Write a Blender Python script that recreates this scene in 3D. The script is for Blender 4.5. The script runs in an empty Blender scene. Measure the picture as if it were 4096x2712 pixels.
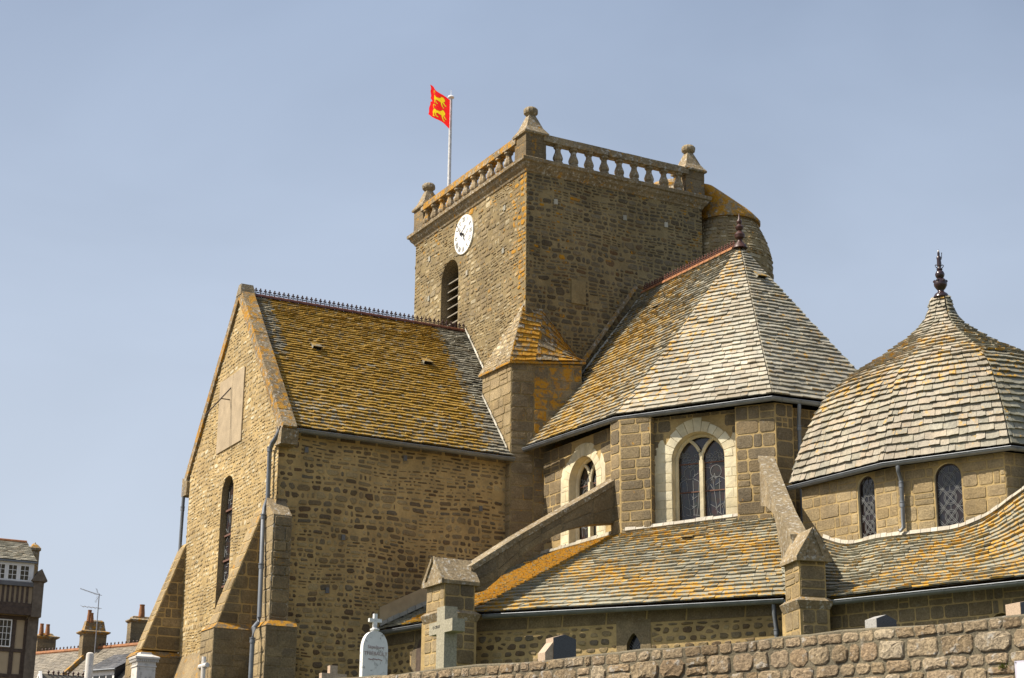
import bpy, bmesh, math, random
from mathutils import Vector, Matrix
from mathutils.geometry import tessellate_polygon
random.seed(7)
R = math.radians
V = Vector
scene = bpy.context.scene
COL = scene.collection

# ------------------------------------------------------------------ camera
# world frame: +X = from the transept gable towards the tower, +Y = away along the nave, +Z up
FPX = 7000.0                       # focal length in pixels of the 4096 px wide photograph
PITCH, ROLL, YAW = R(17.036), R(0.6228), R(61.483)
cp, sp, cr, sr = math.cos(PITCH), math.sin(PITCH), math.cos(ROLL), math.sin(ROLL)
EYE = V((0, 0, 1.6))
def ab2w(a, b, u): return V((a*math.sin(YAW)+b*math.cos(YAW), -a*math.cos(YAW)+b*math.sin(YAW), u))
def ray(px, py):
    x2 = (px-2048)/FPX; y2 = (py-1356)/FPX
    xc = cr*x2+sr*y2; yc = -sr*x2+cr*y2
    return ab2w(xc, cp+yc*sp, sp-yc*cp)
def atX(px, py, X): d = ray(px, py); return EYE+d*((X-EYE.x)/d.x)
def atY(px, py, Y): d = ray(px, py); return EYE+d*((Y-EYE.y)/d.y)
def atZ(px, py, Z): d = ray(px, py); return EYE+d*((Z-EYE.z)/d.z)
def atD(px, py, D): return EYE+ray(px, py)*D
def atPl(px, py, p, n): d = ray(px, py); return EYE+d*((V(p)-EYE).dot(n)/d.dot(n))
FWD = ray(2048, 1356)
def proj(P):
    v = P-EYE
    a = v.x*math.sin(YAW)-v.y*math.cos(YAW); b = v.x*math.cos(YAW)+v.y*math.sin(YAW); u = v.z
    zc = b*cp+u*sp; yc = -(u*cp-b*sp); xc = a
    return (2048+FPX*(cr*xc-sr*yc)/zc, 1356+FPX*(sr*xc+cr*yc)/zc, zc)

cam_d = bpy.data.cameras.new('camera'); cam = bpy.data.objects.new('camera', cam_d); COL.objects.link(cam)
rx = ab2w(cr, -sr*sp*-1*-1, 0)
Rv, Uv = V((1, 0, 0)), V((0, -sp, cp))
def a2(v): return ab2w(v.x, v.y, v.z)
cx = a2(Rv*cr+Uv*sr); cu = a2(Rv*(-sr)+Uv*cr); cz = -a2(V((0, cp, sp)))
m = Matrix((cx, cu, cz)).transposed().to_4x4(); m.translation = EYE
cam.matrix_world = m
cam_d.sensor_width = 36.0; cam_d.lens = 36.0*FPX/4096; cam_d.clip_end = 20000; cam_d.clip_start = 0.1
scene.camera = cam

# ------------------------------------------------------------------ light
SUN_TO = V((-0.957, 0.29, 0)).normalized(); SUN_EL = R(50)
w = bpy.data.worlds.new('World'); scene.world = w; w.use_nodes = True
nt = w.node_tree; nt.nodes.clear()
def wn(t, **k):
    n = nt.nodes.new(t)
    for a, b in k.items(): setattr(n, a, b)
    return n
sky = wn('ShaderNodeTexSky', sky_type='NISHITA', sun_disc=False, sun_elevation=SUN_EL, sun_rotation=math.atan2(SUN_TO.x, SUN_TO.y),
         altitude=0, air_density=1.0, dust_density=4.5, ozone_density=1.6)
tc = wn('ShaderNodeTexCoord'); mp = wn('ShaderNodeMapping'); mp.inputs['Scale'].default_value = (1.0, 1.0, 2.6)
cn = wn('ShaderNodeTexNoise'); cn.inputs['Scale'].default_value = 2.2; cn.inputs['Detail'].default_value = 5; cn.inputs['Roughness'].default_value = .5
cn.inputs['Distortion'].default_value = .6
mr = wn('ShaderNodeMapRange'); mr.inputs['From Min'].default_value = .32; mr.inputs['From Max'].default_value = .78; mr.inputs['To Min'].default_value = .26; mr.inputs['To Max'].default_value = .66
mx = wn('ShaderNodeMix', data_type='RGBA'); mx.inputs['B'].default_value = (4.7, 5.8, 7.7, 1)   # thin high cloud veil
bg = wn('ShaderNodeBackground'); bg.inputs['Strength'].default_value = .071
wo = wn('ShaderNodeOutputWorld')
L = nt.links.new
L(tc.outputs['Generated'], mp.inputs['Vector']); L(mp.outputs[0], cn.inputs['Vector']); L(cn.outputs['Fac'], mr.inputs['Value'])
sx = wn('ShaderNodeSeparateXYZ'); hz = wn('ShaderNodeMapRange'); hz.interpolation_type = 'SMOOTHSTEP'
hz.inputs['From Min'].default_value = .0; hz.inputs['From Max'].default_value = .62; hz.inputs['To Min'].default_value = .72; hz.inputs['To Max'].default_value = .0
mh = wn('ShaderNodeMix', data_type='RGBA'); mh.inputs['B'].default_value = (6.4, 7.0, 7.9, 1)          # sea haze near the horizon
L(tc.outputs['Generated'], sx.inputs[0]); L(sx.outputs['Z'], hz.inputs['Value']); L(hz.outputs[0], mh.inputs['Factor'])
L(mr.outputs[0], mx.inputs['Factor']); L(sky.outputs[0], mx.inputs['A']); L(mx.outputs['Result'], mh.inputs['A']); L(mh.outputs['Result'], bg.inputs['Color']); L(bg.outputs[0], wo.inputs[0])
sd = bpy.data.lights.new('sun', 'SUN'); sd.energy = 5.0; sd.angle = R(.5); sd.color = (1.0, .90, .76)
so = bpy.data.objects.new('sun', sd); COL.objects.link(so)
sv = V((SUN_TO.x*math.cos(SUN_EL), SUN_TO.y*math.cos(SUN_EL), math.sin(SUN_EL)))
so.rotation_euler = sv.to_track_quat('Z', 'Y').to_euler(); so.location = (-20, 20, 40)
vs = scene.view_settings; vs.view_transform = 'Standard'; vs.look = 'None'; vs.gamma = 1; vs.exposure = 0.7; vs.use_curve_mapping = False
scene.render.engine = 'CYCLES'

# ------------------------------------------------------------------ materials
M = {}
def nodes(name):
    mt = bpy.data.materials.new(name); mt.use_nodes = True; M[name] = mt
    t = mt.node_tree; b = t.nodes['Principled BSDF']
    return mt, t, b
class NT:
    def __init__(s, t): s.t = t
    def n(s, ty, ins=None, **k):
        o = s.t.nodes.new(ty)
        for a, b in k.items(): setattr(o, a, b)
        for a, b in (ins or {}).items():
            if isinstance(b, bpy.types.NodeSocket): s.t.links.new(b, o.inputs[a])
            else: o.inputs[a].default_value = b
        return o
    def noise(s, pos, scale, detail=4, rough=.55, dist=0):
        return s.n('ShaderNodeTexNoise', {'Vector': pos, 'Scale': scale, 'Detail': detail, 'Roughness': rough, 'Distortion': dist}).outputs['Fac']
    def mapr(s, v, a, b, c=0., d=1.):
        return s.n('ShaderNodeMapRange', {'Value': v, 'From Min': a, 'From Max': b, 'To Min': c, 'To Max': d}).outputs[0]
    def math(s, op, a, b=0.):
        return s.n('ShaderNodeMath', {0: a, 1: b}, operation=op).outputs[0]
    def mix(s, f, a, b, bt='MIX'):
        o = s.n('ShaderNodeMix', None, data_type='RGBA', blend_type=bt)
        for k, x in (('Factor', f), ('A', a), ('B', b)):
            if isinstance(x, bpy.types.NodeSocket): s.t.links.new(x, o.inputs[k])
            else: o.inputs[k].default_value = (x if not isinstance(x, tuple) or len(x) == 4 else (*x, 1))
        return o.outputs['Result']
    def ramp(s, f, cols):
        o = s.n('ShaderNodeValToRGB', {'Fac': f}); cr_ = o.color_ramp
        while len(cr_.elements) < len(cols): cr_.elements.new(.5)
        for i, c in enumerate(cols):
            cr_.elements[i].position = i/max(1, len(cols)-1); cr_.elements[i].color = (*c, 1)
        return o.outputs['Color']
    def pos(s): return s.n('ShaderNodeNewGeometry').outputs['Position']
    def attr(s, nm): return s.n('ShaderNodeAttribute', None, attribute_name=nm).outputs['Fac']
LICH = [(.30, .135, .006), (.42, .20, .010), (.33, .20, .03)]
def stone_mat(name, cols, lsc=5., speck=.5, bump=.5, rough=.9, lich=LICH, white=.35, fine=26., spec=.25, bdist=.03, wth=(.60, .70)):
    mt, t, b = nodes(name); k = NT(t); p = k.pos()
    rnd = k.attr('rnd'); la = k.attr('lich')
    cols = [(r*1.03, g_*1.095, b_*1.09) for r, g_, b_ in cols] if not name.startswith('slate') else [(r*1.0, g_*.985, b_*.93) for r, g_, b_ in cols]
    base = k.ramp(rnd, cols)
    n1 = k.noise(p, fine, 6, .7)
    base = k.mix(1., base, k.ramp(k.mapr(n1, .25, .75), [(1-speck,)*3, (1+speck*.55,)*3]), 'MULTIPLY')
    n2 = k.noise(p, 2.3, 4, .6)
    base = k.mix(1., base, k.ramp(k.mapr(n2, .3, .7), [(.78, .78, .8), (1.14, 1.12, 1.08)]), 'MULTIPLY')
    n5 = k.noise(p, .55, 4, .6)
    base = k.mix(1., base, k.ramp(k.mapr(n5, .3, .7), [(.74, .73, .70), (1.16, 1.17, 1.16)]), 'MULTIPLY')
    n4 = k.noise(p, 9., 5, .65)
    base = k.mix(k.mapr(n4, wth[0], wth[1], 0, white), base, (.46, .45, .41))
    n3 = k.noise(p, lsc, 7, .72, .3)
    lm = k.mapr(k.math('ADD', n3, la), .63, .72)
    lc = k.ramp(k.mapr(k.noise(p, 11., 3), .3, .7), lich)
    base = k.mix(k.math('MULTIPLY', lm, .92), base, lc)
    t.links.new(base, b.inputs['Base Color'])
    b.inputs['Roughness'].default_value = rough; b.inputs['Specular IOR Level'].default_value = spec
    bp = k.n('ShaderNodeBump', {'Strength': bump, 'Distance': bdist, 'Height': k.math('ADD', n1, k.math('MULTIPLY', n4, .6))})
    t.links.new(bp.outputs[0], b.inputs['Normal'])
    return mt
def flat_mat(name, col, rough=.6, metal=0., var=.15, sc=8., spec=.4, bump=0., dirt=None):
    mt, t, b = nodes(name); k = NT(t); p = k.pos()
    n1 = k.noise(p, sc, 5, .6)
    base = k.mix(1., (*col, 1), k.ramp(k.mapr(n1, .3, .7), [(1-var,)*3, (1+var*.6,)*3]), 'MULTIPLY')
    if dirt: base = k.mix(k.mapr(k.noise(p, sc*2.1, 6, .7), .56, .68, 0, dirt[1]), base, dirt[0])
    t.links.new(base, b.inputs['Base Color'])
    b.inputs['Roughness'].default_value = rough; b.inputs['Metallic'].default_value = metal; b.inputs['Specular IOR Level'].default_value = spec
    if bump:
        bp = k.n('ShaderNodeBump', {'Strength': bump, 'Distance': .02, 'Height': n1}); t.links.new(bp.outputs[0], b.inputs['Normal'])
    return mt
stone_mat('rubble_dark', [(.105, .07, .042), (.15, .107, .063), (.20, .147, .087), (.13, .08, .046), (.16, .13, .096), (.245, .178, .10), (.34, .25, .137), (.38, .285, .155), (.19, .13, .072), (.29, .21, .12)], lsc=3.4, speck=.5, white=.15)
stone_mat('rubble_east_shaded', [(.075, .056, .036), (.135, .10, .062), (.105, .084, .06), (.17, .128, .08), (.08, .058, .036), (.20, .158, .105), (.125, .068, .03)], lsc=3.4, speck=.55, white=.2)  # stained tower rubble, also darkened because this wall lies in shade
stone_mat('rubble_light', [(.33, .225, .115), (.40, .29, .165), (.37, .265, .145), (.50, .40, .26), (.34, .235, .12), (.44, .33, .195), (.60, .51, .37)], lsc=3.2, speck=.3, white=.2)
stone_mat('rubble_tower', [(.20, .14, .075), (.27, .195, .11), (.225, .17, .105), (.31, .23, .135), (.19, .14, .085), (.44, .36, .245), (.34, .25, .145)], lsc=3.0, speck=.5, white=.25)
stone_mat('mortar', [(.37, .25, .112), (.42, .295, .145)], lsc=2.6, speck=.22, white=.05, fine=14, bump=.5)
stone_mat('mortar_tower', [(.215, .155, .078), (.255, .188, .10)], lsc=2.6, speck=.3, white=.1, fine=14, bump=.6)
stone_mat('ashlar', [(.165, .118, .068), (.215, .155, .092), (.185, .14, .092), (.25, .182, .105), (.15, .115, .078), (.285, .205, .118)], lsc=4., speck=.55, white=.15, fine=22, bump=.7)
stone_mat('ashlar_chapel_lit', [(.275, .195, .105), (.33, .235, .13), (.295, .215, .128), (.36, .265, .155), (.245, .18, .105)], lsc=4., speck=.5, white=.12, fine=22, bump=.7)  # chapel stone, also the paler copy put on sunlit faces of other stonework
stone_mat('granite_wall', [(.265, .185, .112), (.32, .232, .145), (.375, .28, .185), (.30, .205, .125), (.41, .32, .225), (.335, .23, .145)], lsc=6., speck=.8, white=.6, fine=30, bump=1., bdist=.03, wth=(.57, .66))
stone_mat('mortar_grey', [(.16, .13, .088), (.19, .155, .108)], lsc=6, speck=.5, white=.35, fine=45, bump=.8)
stone_mat('limestone', [(.56, .47, .32), (.64, .55, .40), (.60, .50, .345), (.68, .60, .46)], lsc=3., speck=.14, white=.2, fine=9, bump=.25)
stone_mat('coping', [(.21, .152, .09), (.285, .21, .13), (.245, .188, .122)], lsc=4.2, speck=.6, white=.7, fine=13, bump=.8, wth=(.55, .64))
stone_mat('slate', [(.22, .215, .17), (.26, .26, .215), (.285, .285, .24), (.25, .235, .185), (.32, .32, .275), (.275, .27, .22), (.35, .35, .305)], lsc=7.0, speck=.3, white=.25, rough=.55, spec=.5, bump=.35, fine=18, lich=[(.36, .185, .007), (.50, .265, .010), (.34, .225, .028)])
stone_mat('slate_transept', [(.17, .16, .13), (.25, .245, .215), (.31, .31, .275), (.23, .21, .17), (.38, .375, .335)], lsc=6.5, speck=.35, white=.25, rough=.6, spec=.45, bump=.4, fine=18, lich=[(.23, .125, .008), (.36, .205, .013), (.26, .185, .028)])
stone_mat('slate_pale', [(.27, .262, .222), (.34, .33, .285), (.39, .375, .325), (.30, .265, .21), (.43, .415, .365)], lsc=6., speck=.2, white=.3, rough=.5, spec=.5, bump=.3, fine=18, lich=[(.36, .185, .007), (.50, .265, .010), (.34, .225, .028)])
stone_mat('slate_chapel', [(.24, .228, .18), (.31, .285, .23), (.36, .32, .265), (.27, .262, .22), (.32, .265, .20), (.39, .365, .31)], lsc=5.5, speck=.35, white=.25, rough=.6, spec=.45, bump=.5, fine=16, lich=[(.36, .185, .007), (.50, .265, .010), (.34, .225, .028)])
stone_mat('slate_grey', [(.17, .155, .13), (.20, .18, .15), (.225, .20, .165)], lsc=2.0, speck=.2, white=.1, rough=.55, spec=.45, bump=.2)
stone_mat('slate_blue', [(.10, .108, .125), (.125, .13, .15), (.15, .155, .17)], lsc=2.0, speck=.15, white=.05, rough=.5, spec=.5, bump=.2)
stone_mat('slate_bed', [(.05, .045, .035), (.06, .05, .04)], speck=.3, white=0.)
flat_mat('zinc', (.165, .18, .20), rough=.5, metal=.35, var=.22, sc=3.)
flat_mat('terracotta', (.27, .11, .042), rough=.75, var=.35, sc=6., dirt=((.33, .20, .04), .85))
flat_mat('terracotta_dark', (.105, .036, .02), rough=.5, var=.3, sc=9.)
flat_mat('crest_dark', (.055, .022, .016), rough=.45, var=.3)
flat_mat('glazed_dark', (.028, .014, .014), rough=.22, var=.3, spec=.6)
flat_mat('iron', (.05, .035, .03), rough=.7, var=.3)
flat_mat('rust', (.13, .065, .045), rough=.8, var=.3)
flat_mat('dial_white', (.80, .79, .74), rough=.45, var=.06)
flat_mat('black_paint', (.012, .012, .014), rough=.4)
flat_mat('lead', (.17, .175, .175), rough=.5, metal=.2, var=.2)
flat_mat('dark_void', (.008, .007, .006), rough=.9)
flat_mat('louvre_wood', (.25, .22, .17), rough=.8, var=.3, sc=5.)
flat_mat('panel_render', (.36, .285, .185), rough=.9, var=.2, sc=2.5, bump=.2)
flat_mat('render_band', (.40, .31, .185), rough=.9, var=.18, sc=3., bump=.3)
flat_mat('pole_white', (.55, .55, .54), rough=.4, metal=.2, var=.35, sc=12.)
def cloth_mat(name, col):
    mt, t, b = nodes(name); b.inputs['Base Color'].default_value = (*col, 1); b.inputs['Roughness'].default_value = .75
    tr_ = t.nodes.new('ShaderNodeBsdfTranslucent'); tr_.inputs['Color'].default_value = (*col, 1)
    mx_ = t.nodes.new('ShaderNodeMixShader'); mx_.inputs[0].default_value = .5
    t.links.new(b.outputs[0], mx_.inputs[1]); t.links.new(tr_.outputs[0], mx_.inputs[2]); t.links.new(mx_.outputs[0], t.nodes['Material Output'].inputs['Surface'])
cloth_mat('flag_red', (.80, .014, .012)); cloth_mat('flag_gold', (.85, .60, .01)); cloth_mat('flag_line', (.22, .06, .01))
flat_mat('marble_white', (.66, .66, .64), rough=.6, var=.1, sc=5., dirt=((.12, .11, .10), .75))
flat_mat('concrete_white', (.56, .53, .48), rough=.8, var=.2, sc=7., dirt=((.14, .13, .10), .6))
flat_mat('letter_red', (.30, .21, .20), rough=.8)
flat_mat('granite_green', (.30, .275, .205), rough=.85, var=.35, sc=34., bump=.3, dirt=((.34, .36, .13), .5))
flat_mat('granite_pink', (.42, .315, .225), rough=.7, var=.3, sc=45.)
flat_mat('granite_grey', (.33, .32, .30), rough=.7, var=.4, sc=50.)
flat_mat('granite_black', (.03, .032, .036), rough=.25, var=.6, sc=60., spec=.5)
flat_mat('paint_white', (.78, .78, .77), rough=.5, var=.05)
flat_mat('plaster', (.42, .33, .215), rough=.9, var=.1, sc=1.5)
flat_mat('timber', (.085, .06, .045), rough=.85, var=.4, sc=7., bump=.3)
flat_mat('stone_house', (.155, .125, .095), rough=.9, var=.35, sc=5., bump=.5)
flat_mat('cloth_sign', (.75, .70, .72), rough=.5, var=.03)
flat_mat('sign_edge', (.50, .49, .56), rough=.5, var=.03)
flat_mat('aluminium', (.30, .30, .31), rough=.4, metal=.6)
flat_mat('grass_ground', (.07, .085, .03), rough=.95, var=.4, sc=2., bump=.5)
flat_mat('asphalt', (.055, .054, .052), rough=.9, var=.3, sc=30., bump=.3)
flat_mat('earth', (.12, .10, .06), rough=.95, var=.3, sc=.5)
flat_mat('moss', (.16, .19, .02), rough=.95, var=.4, sc=20.)
def glass_mat(name, cols, rough=.12, sc=6.):
    mt, t, b = nodes(name); k = NT(t); p = k.pos()
    vor = k.n('ShaderNodeTexVoronoi', {'Vector': p, 'Scale': sc})
    base = k.ramp(k.n('ShaderNodeSeparateColor', {0: vor.outputs['Color']}).outputs[0], cols)
    t.links.new(base, b.inputs['Base Color']); b.inputs['Roughness'].default_value = rough; b.inputs['Specular IOR Level'].default_value = .5
    bp = k.n('ShaderNodeBump', {'Strength': .15, 'Distance': .01, 'Height': k.noise(p, 5., 3)}); t.links.new(bp.outputs[0], b.inputs['Normal'])
glass_mat('stained_glass', [(.026, .024, .023), (.036, .028, .022), (.02, .024, .034), (.042, .024, .02), (.026, .03, .025)])
glass_mat('chapel_glass', [(.012, .01, .01), (.02, .013, .012), (.010, .012, .018)], sc=4.)
flat_mat('window_glass', (.035, .035, .032), rough=.08, var=.3, sc=1.2, spec=.5)

# ------------------------------------------------------------------ object helpers
WL = {}
def link(o, wl, parent=None):
    COL.objects.link(o); WL[o.name] = V(wl)
    if parent is not None:
        o.parent = parent; o.location = V(wl)-WL[parent.name]
    else: o.location = V(wl)
    return o
def empty(name, loc, parent=None):
    o = bpy.data.objects.new(name, None); o.empty_display_size = .3
    return link(o, loc, parent)
def tag(o, label, cat, group=None):
    o['label'] = label; o['category'] = cat
    if group: o['group'] = group
    return o
class MB:
    def __init__(s): s.v = []; s.f = []; s.r = []; s.l = []; s.m = []
    def add(s, vs, fs, rnd=.5, lich=0., mi=0):
        o = len(s.v); s.v += [tuple(x) for x in vs]
        s.f += [tuple(i+o for i in f) for f in fs]; s.m += [mi]*len(fs)
        s.r += [rnd]*len(vs); s.l += (lich if isinstance(lich, list) else [lich]*len(vs))
        return s
    def hexa(s, c8, **k):   # 0-3 bottom loop, 4-7 top loop
        return s.add(c8, [(3, 2, 1, 0), (4, 5, 6, 7), (0, 1, 5, 4), (1, 2, 6, 5), (2, 3, 7, 6), (3, 0, 4, 7)], **k)
    def box(s, a, b, **k):
        x0, y0, z0 = a; x1, y1, z1 = b
        return s.hexa([(x0, y0, z0), (x1, y0, z0), (x1, y1, z0), (x0, y1, z0), (x0, y0, z1), (x1, y0, z1), (x1, y1, z1), (x0, y1, z1)], **k)
    def bar(s, p, q, w, h, up=V((0, 0, 1)), **k):   # rectangular bar between two points
        p, q = V(p), V(q); d = (q-p).normalized()
        if abs(d.dot(up)) > .98: up = V((0, 1, 0))
        a = d.cross(up).normalized()*w/2; b = a.cross(d).normalized()*h/2
        return s.hexa([p-a-b, p+a-b, q+a-b, q-a-b, p-a+b, p+a+b, q+a+b, q-a+b], **k)
    def prism(s, poly, dvec, **k):   # 3D polygon extruded by dvec
        n = len(poly); d = V(dvec); P = [V(p) for p in poly]
        tris = tessellate_polygon([P])
        fs = [tuple(t) for t in tris]+[tuple(i+n for i in reversed(t)) for t in tris]
        fs += [(i, (i+1) % n, (i+1) % n+n, i+n) for i in range(n)]
        return s.add(P+[p+d for p in P], fs, **k)
    def lathe(s, prof, c, n=16, rot=0., flute=0., nf=0, **k):
        c = V(c); vs = []; fs = []
        for (r, z) in prof:
            for i in range(n):
                a = 2*math.pi*i/n+rot; rr = r*(1-flute*(.5+.5*math.cos(nf*a))) if flute else r
                vs.append(c+V((rr*math.cos(a), rr*math.sin(a), z)))
        for j in range(len(prof)-1):
            for i in range(n):
                fs.append((j*n+i, j*n+(i+1) % n, (j+1)*n+(i+1) % n, (j+1)*n+i))
        fs.append(tuple(range(n-1, -1, -1))); fs.append(tuple((len(prof)-1)*n+i for i in range(n)))
        return s.add(vs, fs, **k)
    def tube(s, path, r, n=8, half=False, **k):
        P = [V(p) for p in path]; vs = []; fs = []
        rr = r if isinstance(r, list) else [r]*len(P)
        for i, p in enumerate(P):
            d = ((P[min(i+1, len(P)-1)]-P[max(i-1, 0)])).normalized()
            u = V((0, 0, 1)) if abs(d.z) < .95 else V((0, 1, 0))
            a = d.cross(u).normalized(); b = a.cross(d).normalized()
            for j in range(n):
                t = 2*math.pi*j/n if not half else math.pi+math.pi*j/(n-1)
                vs.append(p+a*math.cos(t)*rr[i]+b*math.sin(t)*rr[i])
        m_ = n if not half else n-1
        for i in range(len(P)-1):
            for j in range(m_):
                fs.append((i*n+j, i*n+(j+1) % n, (i+1)*n+(j+1) % n, (i+1)*n+j))
        if not half:
            fs.append(tuple(range(n-1, -1, -1))); fs.append(tuple((len(P)-1)*n+i for i in range(n)))
        return s.add(vs, fs, **k)
    def mesh(s, name, mats, origin=None):
        if origin is None:
            n = len(s.v); origin = V((sum(p[0] for p in s.v)/n, sum(p[1] for p in s.v)/n, min(p[2] for p in s.v)))
        me = bpy.data.meshes.new(name)
        me.from_pydata([(p[0]-origin.x, p[1]-origin.y, p[2]-origin.z) for p in s.v], [], s.f)
        for mt in (mats if isinstance(mats, (list, tuple)) else [mats]): me.materials.append(M[mt])
        if max(s.m) > 0: me.polygons.foreach_set('material_index', s.m)
        a = me.attributes.new('rnd', 'FLOAT', 'POINT'); a.data.foreach_set('value', s.r)
        a = me.attributes.new('lich', 'FLOAT', 'POINT'); a.data.foreach_set('value', s.l)
        me.update()
        return me, origin
    def build(s, name, mats, parent=None, smooth=False, kind=None, recalc=True, origin=None):
        me, o = s.mesh(name, mats, origin)
        if recalc and len(s.f) < 20000:
            bm = bmesh.new(); bm.from_mesh(me); bmesh.ops.recalc_face_normals(bm, faces=bm.faces); bm.to_mesh(me); bm.free()
        if smooth:
            me.polygons.foreach_set('use_smooth', [True]*len(me.polygons))
            try: me.set_sharp_from_angle(angle=R(40))
            except Exception: pass
        ob = bpy.data.objects.new(name, me)
        if kind: ob['kind'] = kind
        return link(ob, o, parent)

# pieces (slates, stones): collected first, the 300 largest of a kind in view become objects, the rest joins one part per surface
PIECES = []
def piece(kind, vs, fs, rnd, lich, parent, mat, nrm):
    c = sum((V(v) for v in vs), V())/len(vs)
    q = [proj(V(v)) for v in vs]
    xs = [a[0] for a in q]; ys = [a[1] for a in q]
    area = (max(xs)-min(xs))*(max(ys)-min(ys))
    if not (20 < sum(xs)/len(xs) < 4076 and 10 < sum(ys)/len(ys) < 2702) or q[0][2] < 0: area = 0
    if (EYE-c).dot(nrm) <= 0: area = 0
    PIECES.append((kind, vs, fs, rnd, lich, parent, mat, area))
def flush_pieces(limits):
    groups = {}
    for p in PIECES: groups.setdefault(p[0], []).append(p)
    rest = {}
    for kind, lst in groups.items():
        lst.sort(key=lambda p: -p[7])
        nmax = limits.get(kind, 300)
        for i, (k, vs, fs, rnd, lich, parent, mat, area) in enumerate(lst):
            if i < nmax and area > 60:
                MB().add(vs, fs, rnd, lich).build(k.split('@')[0], mat, parent, recalc=False)
            else:
                rest.setdefault((k.split('@')[0], parent.name, mat), [parent, MB()])[1].add(vs, fs, rnd, lich)
    for (k, pn, mat), (parent, mb) in rest.items():
        mb.build({'slate': 'slates', 'stone': 'stones', 'block': 'blocks', 'tile': 'tiles'}[k], mat, parent, recalc=False, kind='stuff')

# ------------------------------------------------------------------ walls and masonry
class Frame:
    def __init__(s, P0, P1, n=None):
        s.o = V((P0[0], P0[1], 0)); d = V((P1[0]-P0[0], P1[1]-P0[1], 0)); s.L = d.length; s.u = d.normalized()
        s.n = V((s.u.y, -s.u.x, 0))
        if n is not None and s.n.dot(V(n)) < 0: s.n = -s.n
        if n is None and s.n.dot(EYE-s.o) < 0: s.n = -s.n
    def pt(s, u, v, d=0.): return s.o+s.u*u+V((0, 0, v))+s.n*d
    def uv(s, px, py):
        P = atPl(px, py, s.o, s.n); return ((P-s.o).dot(s.u), P.z)
class Cyl:                # round tower surface, u = arc length on radius r0
    def __init__(s, c, rfun, r0, a0, toward):
        s.c, s.rf, s.r0, s.a0 = V(c), rfun, r0, a0; s.n = V(toward).normalized(); s.u = V((0, 0, 1)).cross(s.n).normalized()
        s.o = s.c
    def pt(s, u, v, d=0.):
        a = s.a0+u/s.r0; r_ = s.rf(v)+d; return V((s.c.x+r_*math.cos(a), s.c.y+r_*math.sin(a), v))
class Frame3(Frame):      # any plane
    def __init__(s, o, u, v):
        s.o = V(o); s.u = V(u).normalized(); s.vv = (V(v)-s.u*V(v).dot(s.u)).normalized(); s.n = s.u.cross(s.vv)
        if s.n.dot(EYE-s.o) < 0: s.n = -s.n
    def pt(s, u, v, d=0.): return s.o+s.u*u+s.vv*v+s.n*d
def arch(uc, hw, v0, vtop, n=12, pointed=False):
    pts = [(uc-hw, v0), (uc+hw, v0)]
    if pointed:
        h = hw*1.5; vs_ = vtop-h
        for i in range(n+1): t = i/n; pts.append((uc+hw*(1-t)**.62 if t < 1 else uc, vs_+h*t))
        for i in range(n-1, -1, -1): t = i/n; pts.append((uc-hw*(1-t)**.62, vs_+h*t))
    else:
        vs_ = vtop-hw
        for i in range(n+1): a = math.pi*i/n; pts.append((uc+hw*math.cos(a), vs_+hw*math.sin(a)))
    return pts
def panel(fr, poly, holes, parent, name, mat, rev=.35, revmat=None, depth=None, lich=0., rnd=.5):
    mb = MB(); loops = [[V((u, v, 0)) for u, v in poly]]+[[V((u, v, 0)) for u, v in h] for h in holes]
    tris = tessellate_polygon(loops); flat = [p for l in loops for p in l]
    P = [fr.pt(p.x, p.y) for p in flat]
    fs = []
    for t in tris:
        a, b, c = (P[i] for i in t)
        fs.append(tuple(t) if (b-a).cross(c-a).dot(fr.n) > 0 else tuple(reversed(t)))
    mb.add(P, fs, rnd, lich)
    for h in holes:
        n = len(h); q = [fr.pt(u, v) for u, v in h]+[fr.pt(u, v, -rev) for u, v in h]
        mb.add(q, [(i, (i+1) % n, (i+1) % n+n, i+n) for i in range(n)], rnd, lich, mi=1 if revmat else 0)
    if depth:
        n = len(poly); q = [fr.pt(u, v) for u, v in poly]+[fr.pt(u, v, -depth) for u, v in poly]
        mb.add(q, [(i, (i+1) % n, (i+1) % n+n, i+n) for i in range(n)]+[tuple(range(2*n-1, n-1, -1))], rnd, lich)
    return mb.build(name, [mat]+([revmat] if revmat else []), parent, recalc=False)
def clip(poly, cpoly):
    area = sum(cpoly[i-1][0]*cpoly[i][1]-cpoly[i][0]*cpoly[i-1][1] for i in range(len(cpoly)))
    cpz = cpoly if area > 0 else cpoly[::-1]
    out = poly
    for i in range(len(cpz)):
        a = cpz[i-1]; b = cpz[i]; inp = out; out = []
        if not inp: return []
        f = lambda p: (b[0]-a[0])*(p[1]-a[1])-(b[1]-a[1])*(p[0]-a[0])
        for j in range(len(inp)):
            p, q = inp[j-1], inp[j]; fp, fq = f(p), f(q)
            if (fp >= 0) != (fq >= 0):
                t = fp/(fp-fq); out.append((p[0]+(q[0]-p[0])*t, p[1]+(q[1]-p[1])*t))
            if fq >= 0: out.append(q)
    return out
def inside(p, poly):
    c = False; x, y = p
    for i in range(len(poly)):
        (x1, y1), (x2, y2) = poly[i-1], poly[i]
        if (y1 > y) != (y2 > y) and x < (x2-x1)*(y-y1)/(y2-y1)+x1: c = not c
    return c
def parea(p): return abs(sum(p[i-1][0]*p[i][1]-p[i][0]*p[i-1][1] for i in range(len(p))))/2
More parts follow.
